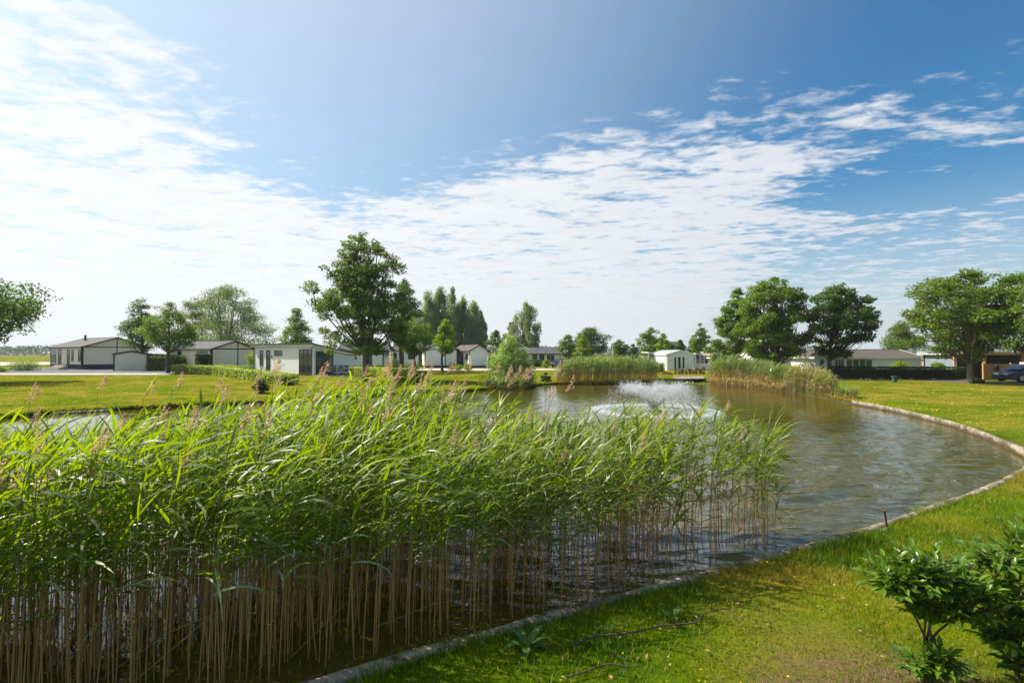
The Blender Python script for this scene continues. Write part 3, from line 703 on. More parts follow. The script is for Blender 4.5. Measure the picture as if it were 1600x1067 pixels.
# ------------------------------------------------------------------ trees
LC = dict(
 linden=((.050, .100, .008), (.125, .185, .014)), dark=((.030, .070, .009), (.075, .125, .014)), ash=((.040, .085, .014), (.115, .165, .035)),
 yellow=((.11, .175, .008), (.22, .27, .012)), willow=((.080, .110, .045), (.16, .19, .09)), poplar=((.115, .145, .075), (.20, .235, .125)),
 olive=((.062, .105, .009), (.135, .180, .016)), hedge=((.10, .155, .008), (.30, .33, .03)), darkhedge=((.020, .045, .012), (.05, .085, .018)))
for k, (a, b_) in LC.items(): M['leaf_'+k] = leafmat(k+' leaves', tuple(1.12*q for q in a), tuple(1.12*q for q in b_), .40, cl=.5)
M['leaf_sallow'] = leafmat('sallow leaves', (.17, .24, .08), (.31, .38, .18), .45, cl=.8)
PROF = dict(
 bush=([0, .1, .3, .5, .75, .92, 1], [.95, 1, .98, .85, .60, .36, .1]),
 round=([0, .08, .25, .5, .75, .92, 1], [.35, .66, .93, 1, .84, .50, .12]),
 egg=([0, .1, .3, .5, .7, .88, 1], [.50, .82, 1, .92, .68, .36, .05]),
 cone=([0, .08, .25, .5, .75, .92, 1], [.55, .98, .95, .72, .42, .17, .03]),
 column=([0, .1, .3, .6, .85, 1], [.55, .85, 1, .92, .60, .12]),
 ash=([0, .1, .25, .5, .75, .92, 1], [.72, .86, .96, 1, .82, .52, .16]),
 umbrella=([0, .1, .3, .55, .8, .93, 1], [.30, .55, .84, 1, .95, .70, .30]),
 willow=([0, .1, .3, .5, .75, .92, 1], [.92, 1, 1, .90, .72, .42, .1]))
def tree(label, base, d, top, l, r, bot, leaf='linden', prof='round', n=9000, ls=.2, ncl=90, cr=.22, seed=1, bark='bark', stems=1, up=.25, trunk_r=None, group=None, name='tree', cat='tree', asp=.6, flat=.6, lowsplit=None, basev=None, shell=.55):
    rg = np.random.default_rng(seed); rn = random.Random(seed)
    bx, by = D(base, d); zt, zb = Zat(top, d), Zat(bot, d)
    cx = ((l+r)/2 - base)/F*d; R = (r-l)/2/F*d
    root = empty(name, (bx, by, 0), 0, label, cat, group)
    px, pr = PROF[prof]
    cl = []
    tries = 0
    gold = rg.uniform(0, 6.28)
    while len(cl) < ncl and tries < ncl*40:
        tries += 1
        t = rg.uniform(0, 1)**.9; rad = np.interp(t, px, pr)
        if rg.uniform() > rad + .12: continue
        an = gold + len(cl)*2.39996 + rg.normal()*.3; q = rg.uniform(shell**2, 1)**.5 if rg.uniform() < .8 else rg.uniform(.1, .7)
        wob = 1 + .14*math.sin(3*an+seed) * math.cos(5*t+seed)
        rr = max(0, R*rad*q*wob - R*cr*.55)
        z = zb + (zt-zb)*(.04+.94*t) - cr*R*.35*(t > .5)
        cl.append((cx + rr*math.cos(an), rr*math.sin(an), z, R*cr*rg.uniform(.65, 1.3)*(.75+.35*rad)))
    cl = np.array(cl)
    # leaves on the outside of each cluster
    wgt = cl[:, 3]**2; idx = rg.choice(len(cl), n, p=wgt/wgt.sum())
    v = rg.normal(size=(n, 3)); v /= np.linalg.norm(v, axis=1)[:, None]
    rad = rg.uniform(.15, 1, n)**.5*rg.uniform(.8, 1.25, n)
    P = cl[idx, :3] + v*(rad*cl[idx, 3])[:, None]*np.array([1.1, 1.1, flat])
    c0 = np.array([cx, 0, (zt+zb)/2]); outw = P-c0; outw /= np.linalg.norm(outw, axis=1)[:, None]
    nr = rg.normal(size=(n, 3))*.75 + outw*.5 + np.array([0, 0, .6])
    sz = ls*rg.uniform(.6, 1.35, n)
    kw = {}
    if prof == 'willow' or leaf == 'poplar':
        ax = rg.normal(size=(n, 3))*.5 + np.array([.25, 0, -.9 if prof == 'willow' else .8]); kw['axis'] = ax
    V, T = leaf_geo(P, sz, rg, aspect=asp, nrm=nr, **kw)
    link('crown', npmesh('crown', V, tris=T, mats=[M['leaf_'+leaf]]), root)
    # trunk with its limbs
    tr = trunk_r or (zt*.018+.03); b = MB()
    zs = zb + (zt-zb)*.10 if lowsplit is None else lowsplit
    lead = []
    if stems == 1:
        zz = np.linspace(-.05, zb+(zt-zb)*.8, 8)
        pts = [(cx*max(0, (z-zb)/(zt-zb))**1. + .06*math.sin(z*1.1+seed)*(z > .5), .05*math.cos(z+seed)*(z > .5), z) for z in zz]
        rads = [tr*(1.45 if i == 0 else 1.05 - .95*(z/(zz[-1]+.01))**1.1*.9) for i, z in enumerate(zz)]
        b.tube(pts, rads, 9); lead.append(pts)
    else:
        b.tube([(0, 0, -.05), (0, 0, .25), (.02, 0, zs*.6), (.03, 0, zs+.1)], [tr*1.5, tr*1.1, tr, tr*1.05], 10)
        for k in range(stems):
            a = 2*PI*k/stems + rn.uniform(-.4, .4); sp = R*rn.uniform(.18, .5)
            zz = np.linspace(zs*.85, zb+(zt-zb)*rn.uniform(.68, .88), 7); pts = []
            for i, z in enumerate(zz):
                f = i/6; pts.append((cx*f + sp*math.cos(a)*f**.8 + rn.uniform(-.08, .08), sp*math.sin(a)*f**.8 + rn.uniform(-.08, .08), z))
            b.tube(pts, [tr*.68*(1-.85*i/6) for i in range(7)], 7); lead.append(pts)
    for i in range(len(cl)):
        x, y, z, s = cl[i]
        if i > 8 and i % 3:
            dd = ((cl[:i, :3]-cl[i, :3])**2).sum(1) + 9*(cl[:i, 2] > z+.1)*s; j = int(np.argmin(dd)); r0 = max(.012, tr*.10)
            b.tube([tuple(cl[j, :3]+np.array([0, 0, -.2*s])), tuple((cl[j, :3]+cl[i, :3])/2+np.array([0, 0, -.15*s])), (x, y, z), (x + rn.uniform(-.3, .3)*s, y + rn.uniform(-.3, .3)*s, z + .5*s)], [r0, r0*.8, r0*.5, .006], 4, cap=False)
            continue
        L_ = rn.choice(lead); dist = math.hypot(x-L_[3][0], y-L_[3][1])
        za = max(z - dist*(.9+up) - .3, zs if stems > 1 else zb*.92)
        pa = L_[0]
        for p, q in zip(L_, L_[1:]):
            if p[2] <= za <= q[2]:
                f = (za-p[2])/(q[2]-p[2]+1e-6); pa = tuple(p[j]+(q[j]-p[j])*f for j in range(3)); break
        else: pa = L_[-1] if za > L_[-1][2] else L_[0]
        if pa[2] > z: continue
        md = ((pa[0]*.45+x*.55)+rn.uniform(-.1, .1)*R*.3, pa[1]*.45+y*.55+rn.uniform(-.1, .1)*R*.3, pa[2]*.5+z*.5 - .06*dist)
        r0 = max(.018, tr*.26*(s/(R*cr)))
        b.tube([pa, md, (x, y, z), (x + rn.uniform(-.3, .3)*s, y + rn.uniform(-.3, .3)*s, z + .5*s)], [r0, r0*.7, r0*.4, .008], 4, cap=False)
    b.build('trunk', M[bark], root, smooth=True)
    return root
GL, GB = 'trees round the pond lawns', 'trees behind the chalets'
tree('dark leafed tree cut by the left edge of the picture', -52, 42, 428, -165, 63, 536, 'dark', 'umbrella', 13000, .24, 130, .16, 21, group=GL)
tree('dark green young linden behind the cream shed', 223, 72, 462, 187, 253, 551, 'dark', 'egg', 9000, .21, 80, .24, 2, group=GL)
tree('bright green linden in front of the left laurel hedge end', 263, 62, 468, 222, 306, 549, 'linden', 'egg', 12000, .19, 90, .22, 3, group=GL)
tree('huge grey green willow rising behind the cream chalets', 352, 112, 441, 278, 430, 560, 'willow', 'willow', 20000, .42, 120, .17, 4, 'barkpale', 4, group=GB, asp=.32, shell=.35, lowsplit=2.5)
tree('smaller grey willow leaning left behind the bright green linden', 318, 118, 458, 272, 335, 556, 'willow', 'column', 8000, .42, 60, .24, 41, 'barkpale', 2, group=GB, asp=.32, lowsplit=2.5)
tree('pointed conical tree behind the white flat fronted chalet', 463, 78, 478, 432, 494, 551, 'linden', 'cone', 8000, .24, 80, .26, 5, group=GB)
tree('tallest many stemmed ash on the lawn beside the white chalet', 571, 44.6, 358, 488, 645, 560, 'ash', 'ash', 29000, .235, 230, .13, 6, 'barkpale', 5, group=GL, trunk_r=.25, lowsplit=2.3, up=.35, shell=.45, flat=.6, asp=.5)
tree('dark round tree merging with the right side of the tallest ash', 626, 70, 428, 596, 668, 545, 'dark', 'egg', 10000, .24, 90, .24, 7, group=GL)
tree('small yellow green linden in front of the chalets right of the ash', 648, 62, 492, 612, 681, 556, 'linden', 'round', 10000, .18, 80, .22, 8, group=GL)
tree('slim yellow linden standing alone on the lawn before the white gables', 691, 64, 497, 675, 717, 556, 'yellow', 'egg', 6500, .17, 60, .26, 9, group=GL)
for i, (u, tp, l, r) in enumerate([(668, 452, 648, 690), (688, 447, 668, 708), (707, 450, 690, 724), (723, 460, 706, 741), (740, 468, 722, 757), (751, 487, 738, 764)]):
    tree(['first tall grey poplar of the row, half behind the ash crown', 'second tall grey poplar of the row, the highest top', 'third tall grey poplar of the row counted from the ash',
          'fourth tall grey poplar of the row, before the tops step down', 'fifth grey poplar of the row with lower leaning top', 'last and shortest grey poplar at the right end of the row'][i],
         u, 128+3*(i % 2), tp, l, r, 564, 'poplar', 'column', 13000, .44, 110, .23, 50+i, 'barkpale', 3, group='grey poplars behind the chalets', asp=.35, flat=2.2, lowsplit=2, up=1.6)
tree('slim dark linden just left of the willow bush', 773, 98, 512, 761, 790, 553, 'linden', 'egg', 4500, .24, 50, .28, 10, group=GB)
tree('tall grey green poplar behind the willow bush', 820, 112, 471, 795, 849, 561, 'poplar', 'column', 13000, .38, 130, .14, 11, 'barkpale', 4, group=GB, asp=.35, flat=2.0, lowsplit=2, up=1.4)
tree('shorter grey poplar shoulder left of the tall poplar', 800, 114, 500, 783, 815, 561, 'willow', 'egg', 4500, .40, 40, .28, 12, 'barkpale', group=GB, asp=.35)
tree('yellowish linden behind the dark parked car', 888, 92, 522, 871, 907, 563, 'olive', 'round', 6000, .22, 60, .26, 13, group=GB)
tree('brightest yellow green linden left of the middle reeds', 911, 86, 521, 896, 925, 563, 'yellow', 'egg', 5000, .2, 50, .28, 14, group=GB)
tree('large dark tree behind the two yellow lindens', 926, 120, 509, 893, 955, 560, 'dark', 'round', 8000, .36, 80, .24, 15, group=GB)
tree('small round green tree behind the middle reeds', 968, 110, 529, 955, 982, 560, 'linden', 'round', 4500, .3, 45, .28, 16, group=GB)
tree('small dark blue green tree right of the small round one', 989, 125, 536, 980, 999, 562, 'dark', 'round', 3000, .3, 35, .3, 17, group=GB)
tree('broad olive brown tree behind the left glass veranda', 1016, 108, 510, 994, 1040, 562, 'olive', 'round', 7000, .30, 70, .24, 18, group=GB)
tree('narrow bright green tree behind the small pale gabled chalet', 1036, 98, 518, 1023, 1050, 560, 'yellow', 'egg', 4500, .24, 45, .28, 19, group=GB)
tree('dark green tree filling the gap behind the pale gabled chalet', 1050, 112, 531, 1036, 1068, 562, 'linden', 'round', 5000, .28, 50, .26, 20, group=GB)
tree('small dark fir with pointed tip behind the pale gabled chalet', 1063, 92, 528, 1053, 1073, 556, 'dark', 'cone', 3500, .24, 50, .28, 22, group=GB)
tree('olive coloured upright tree left of the big dark lindens', 1091, 84, 501, 1076, 1112, 566, 'olive', 'egg', 7000, .22, 70, .24, 23, group=GB)
tree('thin sparse tree left of the olive upright tree', 1081, 88, 526, 1073, 1088, 566, 'olive', 'column', 1600, .2, 30, .3, 24, group=GB)
tree('tall dark linden at the left of the big right group', 1150, 60, 446, 1106, 1200, 584, 'linden', 'egg', 17000, .26, 140, .16, 25, group=GL)
tree('biggest linden of the right group with forked trunk', 1214, 51, 430, 1148, 1274, 566, 'linden', 'round', 24000, .24, 200, .14, 26, stems=3, group=GL, trunk_r=.24, lowsplit=1.2, up=.6)
tree('dark maple with single trunk before the porch wing', 1295, 50, 436, 1258, 1372, 562, 'dark', 'round', 14000, .26, 130, .15, 27, group=GL, trunk_r=.2, shell=.4, up=.5)
tree('conical bright tree behind the bungalow roof', 1408, 78, 493, 1371, 1448, 566, 'olive', 'cone', 9000, .25, 90, .24, 28, group=GB)
tree('broad spreading linden on the right lawn beside the board fence', 1516, 41, 420, 1424, 1596, 567, 'olive', 'umbrella', 24000, .21, 220, .125, 29, 'barkpale', group=GL, trunk_r=.19, up=.3, shell=.35)
tree('leafy tree cut by the right edge of the picture', 1652, 37, 404, 1548, 1760, 578, 'linden', 'round', 20000, .22, 160, .14, 30, group=GL)
wb = tree('feathery willow bush growing at the water edge left of centre', 797, 40, 525, 757, 836, 607, 'sallow', 'bush', 15000, .18, 120, .22, 31, group=None, name='willow_bush', cat='bush', asp=.30, up=1.2, stems=4, lowsplit=.3, trunk_r=.06, flat=1.5)
tree('low dark green alder bush on the bank left of the middle reeds', 853, 45, 581, 843, 862, 602, 'dark', 'round', 2200, .12, 25, .3, 32, name='bush', cat='bush', trunk_r=.03)
tree('small rust red shrub beside the lily bay', 1041, 58, 579, 1033, 1051, 592, 'darkhedge', 'round', 2200, .12, 25, .3, 33, name='bush', cat='bush', trunk_r=.03)
M['leaf_rust'] = leafmat('rusty leaves', (.16, .07, .04), (.25, .12, .07), .25)
bpy.data.objects['bush.001'].children[0].data.materials[0] = M['leaf_rust']
tree('dark rounded shrub on the far bank behind the foreground reeds', 408, 31, 590, 394, 423, 621, 'darkhedge', 'column', 3500, .075, 40, .3, 34, name='bush', cat='bush', trunk_r=.03)
for i, (u, d_, tp, l, r, bt, lf, lb) in enumerate([(38, 72, 560, 15, 60, 575, 'hedge', 'bright green shrub beside the steps of the far left chalet'), (4, 66, 573, -12, 14, 582, 'hedge', 'low green shrub at the left edge near the road'),
        (30, 70, 570, 20, 66, 578, 'darkhedge', 'flat dark shrub below the bright one near the steps'), (392, 66, 548, 385, 402, 580, 'hedge', 'green shrub between the two left chalets'),
        (706, 74, 566, 698, 716, 579, 'darkhedge', 'dark shrub before the chalet right of the slim linden'), (716, 72, 570, 709, 724, 578, 'hedge', 'round bright shrub near the blue grey door'),
        (731, 72, 569, 723, 738, 578, 'hedge', 'second round bright shrub near the blue grey door'), (655, 76, 566, 630, 661, 578, 'olive', 'reddish green border shrub left of the road trees'),
        (617, 76, 560, 607, 630, 576, 'darkhedge', 'dark shrub behind the trunk of the ash'), (767, 90, 562, 758, 780, 573, 'darkhedge', 'dark shrub left of the willow bush'),
        (836, 88, 562, 826, 848, 571, 'darkhedge', 'dark shrub before the beige bungalow'), (854, 84, 561, 846, 861, 574, 'hedge', 'pale green shrub before the beige bungalow'),
        (1528, 40.3, 592, 1520, 1537, 600, 'darkhedge', 'tiny clipped shrub at the foot of the broad right linden'), (1400, 54, 566, 1391, 1420, 578, 'hedge', 'light green shrub rising over the long hedge'),
        (1466, 52, 566, 1456, 1476, 578, 'hedge', 'second light shrub rising over the long hedge')]):
    tree(lb, u, d_, tp, l, r, bt, lf, 'round', 1800, .13, 24, .34, 60+i, name='shrub', cat='shrub', trunk_r=.025, group='garden shrubs', flat=.9)

# ------------------------------------------------------------------ hedges
def hedge(label, pts, hs, wd, leaf, n, ls, seed, name='hedge', cat='hedge'):
    """a clipped run of foliage on dark inner twigs; pts on the ground, hs heights"""
    rg = np.random.default_rng(seed); root = empty(name, (*pts[0], 0), 0, label, cat)
    pts = [np.array(p)-np.array(pts[0]) for p in pts]; P = []; N = []; b = MB()
    Ls = [np.hypot(*(q-p)) for p, q in zip(pts, pts[1:])]
    for p, q, h0, h1, L_ in zip(pts, pts[1:], hs, hs[1:], Ls):
        t = (q-p)/L_; nn = np.array([-t[1], t[0]]); m = int(n*L_/sum(Ls)); s = rg.uniform(-.01, 1.01, m); ke = rg.uniform(size=m) < .10; s = np.where(ke & (rg.uniform(size=m) < .5), rg.normal(0, .015, m), np.where(ke, rg.normal(1, .015, m), s)); hh = h0 + (h1-h0)*s
        u = rg.uniform(0, 2*wd*.5+2*1, m); k = np.where(ke, 3, rg.integers(0, 3, m))
        side = np.where(k == 0, 1, np.where(k == 1, -1, rg.uniform(-1, 1, m))); z = np.where(k != 2, rg.uniform(.0, 1, m), 1.)*hh
        lump = np.array([mnoise.noise(Vector((a*L_*.9, c*1.3, seed))) for a, c in zip(s, z)])
        off = side*(wd/2)*(1+.22*lump+rg.normal(size=m)*.06); z = z*(1+.06*lump) + rg.normal(size=m)*.03 + (k == 2)*lump*.06
        xy = p + (q-p)*s[:, None] + nn*off[:, None]
        P.append(np.c_[xy, np.maximum(z, .02)]); nv = np.c_[nn[0]*side, nn[1]*side, np.where(k == 2, 1.5, .4)] + rg.normal(size=(m, 3))*.7; N.append(nv)
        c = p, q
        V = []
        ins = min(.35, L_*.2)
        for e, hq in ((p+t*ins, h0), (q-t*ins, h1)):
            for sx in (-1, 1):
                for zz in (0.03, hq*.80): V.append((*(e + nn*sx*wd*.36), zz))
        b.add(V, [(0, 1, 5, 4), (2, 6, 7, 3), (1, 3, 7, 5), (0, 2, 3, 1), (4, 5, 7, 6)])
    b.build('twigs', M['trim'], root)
    P = np.concatenate(P); N = np.concatenate(N)
    V, T = leaf_geo(P, ls*rg.uniform(.6, 1.3, len(P)), rg, aspect=.55, nrm=N)
    link('foliage', npmesh('foliage', V, tris=T, mats=[M['leaf_'+leaf]]), root)
    return root
hedge('long light green laurel hedge running from the bright linden towards the water', [G(277, 584), G(340, 586), G(400, 594), G(453, 602.5)], [1.05, .95, .85, .80], 1.2, 'hedge', 14000, .15, 1)
hedge('shorter light green hedge behind the long laurel hedge before the cream chalet', [G(308, 581), G(384, 583.5)], [.9, .85], .8, 'hedge', 4000, .15, 2)
hedge('light green laurel hedge right behind the tallest ash', [G(555, 587), G(600, 590), G(657, 598)], [.95, .95, .85], 1.3, 'hedge', 9000, .15, 3)
hedge('tall dark clipped hedge block at the corner of the cream chalet', [D(306, 64.5), D(329, 65.5)], [2.25, 2.25], 1.2, 'darkhedge', 4500, .15, 4)
hedge('olive hedge between the two young lindens on the left', [D(224, 73), D(281, 70)], [2.2, 2.1], 1.6, 'olive', 7000, .17, 5)
hedge('long dark green hedge in front of the brown roofed bungalow', [D(1296, 50), D(1400, 48.5), D(1512, 48)], [1.08, 1.06, 1.06], 1.1, 'darkhedge', 17000, .11, 6)
hedge('low green hedge before the carport chalet behind the right reeds', [D(1180, 56), D(1272, 54)], [1.0, 1.0], 1.0, 'hedge', 5000, .13, 7)
hedge('small yellow green clipped hedge left of the pale gabled chalet', [D(1025, 66), D(1037, 66)], [1.1, 1.1], .9, 'yellow', 1500, .13, 8)
hedge('dark hedge before the beige bungalow', [D(830, 92), D(847, 92)], [1.2, 1.2], 1., 'darkhedge', 1500, .15, 9)

# ------------------------------------------------------------------ garden furniture at the white chalet
def chair_proto():
    root = empty('garden_chair', (0, 0, 0), 0, 'x', 'chair', 'dark garden chairs round the terrace table')
    MB().box((-.25, -.25, .42), (.25, .25, .46)).build('seat', M['greyplastic'], root)
    MB().add([(-.25, .25, .44), (.25, .25, .44), (.25, .42, 1.08), (-.25, .42, 1.08), (-.25, .28, .44), (.25, .28, .44), (.25, .45, 1.08), (-.25, .45, 1.08)],
             [(0, 1, 2, 3), (7, 6, 5, 4), (0, 4, 5, 1), (1, 5, 6, 2), (2, 6, 7, 3), (3, 7, 4, 0)]).build('backrest', M['greyplastic'], root)
    for x in (-.26, .26):
        for y in (-.24, .25): MB().tube([(x, y, 0), (x, y, .46)], .016, 6).build('leg', M['blackplastic'], root)
        MB().box((x-.02, -.25, .63), (x+.02, .3, .66)).build('armrest', M['blackplastic'], root)
        MB().tube([(x, -.24, .46), (x, -.24, .63)], .014, 5).build('arm_post', M['blackplastic'], root)
    return root
TX, TY = -18.45, 54.75
cp = chair_proto()
def place(o, loc, rz, lab):
    o.location = (*loc, .035); o.rotation_euler.z = rz; o['label'] = lab
def copytree(o):
    c = o.copy(); C.objects.link(c)
    for ch in o.children:
        k = ch.copy(); C.objects.link(k); k.parent = c
    return c
spots = [(-1.05, .62, 0, 'garden chair behind the terrace table, nearest the white corner post'), (-.35, .62, 0, 'garden chair behind the terrace table, second from the corner post'),
         (.35, .62, 0, 'garden chair behind the terrace table, third from the corner post'), (1.05, .62, 0, 'garden chair behind the terrace table, farthest from the corner post'),
         (-.6, -.68, PI, 'garden chair in front of the terrace table at its left half'), (.75, -.68, PI, 'garden chair in front of the terrace table at its right half'),
         (2.3, -.1, -1.3, 'garden chair standing apart at the right end of the terrace table beside the ash trunk')]
ca, sa = math.cos(-.12), math.sin(-.12)
for i, (dx, dy, rz, lab) in enumerate(spots):
    place(cp if i == 0 else copytree(cp), (TX+dx*ca-dy*sa, TY+dx*sa+dy*ca), rz-.12, lab)
place(copytree(cp), (-28.3, 58.5), 2.2, 'grey garden chair alone by the front door of the white chalet')
tb = empty('terrace_table', (TX, TY, .035), -.12, 'long dark garden table with pale top on the terrace of the white chalet', 'table')
MB().box((-1.45, -.42, .71), (1.45, .42, .75)).build('table_top', M['greyplastic'], tb)
for x in (-1.38, 1.38):
    for y in (-.36, .36): MB().box((x-.04, y-.04, 0), (x+.04, y+.04, .708)).build('leg', M['blackplastic'], tb)

# ------------------------------------------------------------------ little terrace with pots at the lily bay
dk = sheet('deck', [G(1052, 594, 0), G(1100, 594, 0), G(1100, 589.5, 0), G(1052, 589.5, 0)], .14, M['edging'])
pd = 55.
POTS = [(1055, 'tall narrow pot of dark leaves at the left end of the waterside deck', .55, 'darkhedge', .18), (1061, 'small pot of white flowers second from the left on the deck', .3, 'w', .2), (1066, 'pot of dusty red flowers third on the deck', .32, 'r', .22),
        (1072, 'pot of white flowers fourth on the deck', .34, 'w', .22), (1078, 'pot of dusty red flowers fifth on the deck', .36, 'r', .2), (1083, 'pot of pale flowers sixth on the deck', .4, 'w', .2),
        (1088, 'pot of red flowers seventh on the deck', .45, 'r', .2), (1094, 'pot of red flowers eighth on the deck', .3, 'r', .2), (1099, 'tallest red flowering pot at the right end of the deck', .6, 'r', .2)]
for i, (u, lab, hh, kind, rad) in enumerate(POTS):
    x, y = D(u, pd+.5); rt = empty('flower_pot', (x, y, .14), 0, lab, 'flower pot', 'flower pots on the waterside deck')
    MB().tube([(0, 0, 0), (0, 0, .26)], [.12, .17], 12).build('pot', M['terracotta'], rt)
    rg = np.random.default_rng(200+i); n_ = 160; v = rg.normal(size=(n_, 3)); v /= np.linalg.norm(v, axis=1)[:, None]
    P = v*rad*rg.uniform(.5, 1.1, n_)[:, None]*np.array([1, 1, hh/.4]) + np.array([0, 0, .26+hh*.5])
    V, T = leaf_geo(P, np.full(n_, .08), rg, aspect=.7); link('leaves', npmesh('leaves', V, tris=T, mats=[M['leaf_darkhedge']]), rt)
    if kind in 'wr':
        P2 = P[:70]*np.array([1.1, 1.1, 1.06]); V, T = leaf_geo(P2, np.full(70, .08), rg, aspect=.9); link('blossom', npmesh('blossom', V, tris=T, mats=[M['flowerwhite' if kind == 'w' else 'flowerred']]), rt)
pole = empty('flag_pole', (*D(1087, 60), 0), 0, 'thin grey pole standing on the grass right of the pale gabled chalet', 'pole')
MB().tube([(0, 0, 0), (0, 0, 2.6)], .035, 8).build('shaft', M['alloy'], pole); MB().tube([(0, 0, 2.6), (0, 0, 2.85)], [.09, .05], 8).build('lamp_head', M['blackplastic'], pole)
# lily pads
rg = np.random.default_rng(77); b = MB(); P = []
for u0, u1, v0, v1, n_ in ((1012, 1108, 594.8, 600, 420),):
    for _ in range(n_):
        x, y = G(rg.uniform(u0, u1), rg.uniform(v0, v1), WZ); r_ = rg.uniform(.10, .2); a0 = rg.uniform(0, 6.28)
        pts = [(x, y)] + [(x+r_*math.cos(a0+k*.92), y+r_*math.sin(a0+k*.92)) for k in range(7)]
        z_ = WZ+.012+rg.uniform(0, .03); b.add([(p[0], p[1], z_+rg.uniform(0, .02)) for p in pts], [(0, k, k+1) for k in range(1, 7)])
tag(b.build('lily_pads', M['leaf_hedge']), 'green lily pads floating in the small bay below the pale gabled chalet', 'lily pads', kind='stuff')
P = np.array([(*G(rg.uniform(1015, 1105), rg.uniform(595.5, 599), WZ), WZ+.08) for _ in range(60)])
tag(leaves('lily_flowers', P, np.full(60, .16), M['flowerwhite'], rg, aspect=.9), 'white lily flowers among the pads', 'lily flowers', kind='stuff')

# ------------------------------------------------------------------ lawn things
gb = empty('utility_post', (*D(1397, 42.2), 0), 0, 'short dark green utility post standing on the right lawn', 'post')
MB().box((-.13, -.1, 0), (.13, .1, .42)).build('post_body', M['greenbox'], gb); MB().box((-.2, -.14, .422), (.2, .14, .52)).build('cap', M['greenbox'], gb)
stx, sty = G(1387, 821)
sk = empty('iron_stake', (stx, sty, 0), 0, 'short rusty stake leaning at the pale pond edging on the right bank', 'stake')
MB().tube([(0, 0, -.1), (-.035, .01, .19)], .014, 8).build('shaft', M['rust'], sk); MB().tube([(-.034, .01, .19), (-.038, .01, .205)], .021, 8).build('head', M['rust'], sk)
sx, sy = G(765, 603); b = MB(); b.tube([(0, 0, -.5), (.02, 0, .1), (0, 0, .42)], [.42, .38, .34], 10)
st = b.build('old_post', M['bark']); st.location = (sx, sy-.3, 0); tag(st, 'weathered brown wooden stump at the water left of the willow bush', 'stump')
# whitish stones at the far left bank
for i, u in enumerate([92, 104, 118, 128, 141, 152, 163]):
    x, y = G(u, 646.5-.05*(u-92), WZ); b = MB(); rn = random.Random(i); k = 7
    b.tube([(0, 0, -.1), (0, 0, .0), (0, 0, .07), (0, 0, .1)], [.16, .2, .14, .05], k); b.v = [(p[0]*rn.uniform(.8, 1.5), p[1]*rn.uniform(.7, 1.1), p[2]*rn.uniform(.8, 1.2)) for p in b.v]
    o = b.build('stone', M['edging'], None, True); o.location = (x, y, WZ); tag(o, ['leftmost', 'second from the left', 'third from the left', 'middle', 'third from the right', 'second from the right', 'rightmost'][i] + ' pale rounded stone of the row along the left bank waterline', 'stone', 'pale stones along the left bank')
# pale stones below the long hedge
for i, u in enumerate([1307, 1314, 1345, 1353, 1359, 1377, 1405, 1423, 1459]):
    x, y = D(u, 46.9); b = MB(); rn = random.Random(i+40)
    b.tube([(0, 0, -.02), (0, 0, .06), (0, 0, .1)], [.16, .14, .06], 7); b.v = [(p[0]*rn.uniform(.9, 1.5), p[1], p[2]) for p in b.v]
    o = b.build('stone', M['path'], None, True); o.location = (x, y, 0); tag(o, ['leftmost', 'second', 'third', 'fourth', 'fifth', 'sixth', 'seventh', 'eighth', 'rightmost'][i] + ' small pale stone at the foot of the long dark hedge, counted from the left', 'stone', 'pale stones under the long hedge')

# ------------------------------------------------------------------ fountain
fx, fy = FOUNT
M['spray'] = mat('water drops', (.86, .89, .92), .25, .6)[0]
_t = NT(M['spray'].node_tree); _tr = _t.new('ShaderNodeBsdfTranslucent'); _tr.inputs[0].default_value = (.9, .93, .96, 1); _mx = _t.new('ShaderNodeMixShader'); _mx.inputs[0].default_value = .5
_t.l.new(_t.n['Principled BSDF'].outputs[0], _mx.inputs[1]); _t.l.new(_tr.outputs[0], _mx.inputs[2]); _t.l.new(_mx.outputs[0], _t.n['Material Output'].inputs['Surface'])
ft = empty('pond_fountain', (fx, fy, WZ), 0, 'floating fountain throwing a ring of white water in the middle of the pond', 'fountain')
MB().tube([(0, 0, -.02), (0, 0, .06)], [.38, .34], 16).build('float', M['blackplastic'], ft)
MB().tube([(0, 0, .06), (0, 0, .2)], [.1, .06], 12).build('nozzle', M['blackplastic'], ft)
rg = np.random.default_rng(5)
def drops(P, s):
    n_ = len(P); T0 = np.array([(1, 1, 1), (1, -1, -1), (-1, 1, -1), (-1, -1, 1)])*.5
    V = (P[:, None, :] + T0[None]*s[:, None, None]*np.array([.8, .8, 1.3])).reshape(-1, 3); k = np.arange(n_)*4
    Fc = np.stack([np.stack([k, k+1, k+2], 1), np.stack([k, k+3, k+1], 1), np.stack([k, k+2, k+3], 1), np.stack([k+1, k+3, k+2], 1)], 1).reshape(-1, 3)
    return V, Fc
n_ = 25000                     # bowl-shaped jet: up and out from the nozzle, over, and down on a ring
t = rg.uniform(0, 1, n_)**.8; an = rg.uniform(0, 2*PI, n_); an += .05*np.sin(an*23)
RR = 2.35 + rg.normal(size=n_)*.10; zp = .98 + rg.normal(size=n_)*.09 + .08*np.sin(an*7)
RR = RR*(1 + .10*np.sin(an*1.0+.6) + .05*np.sin(an*5)); rad = RR*(.06+.94*t); zz = .18 + zp*4*t*(1-t)*np.where(t < .5, 1, 1) - .18*t
scat = rg.normal(size=(n_, 3))*(.02 + .10*t)[:, None]
P = np.c_[rad*np.cos(an), rad*np.sin(an), np.maximum(zz, .02)] + scat
k_ = rg.uniform(size=n_) < np.where(t < .5, 1, np.where(t < .62, .85, .13)); P = P[k_]; P[:, 2] = np.maximum(P[:, 2], .01)
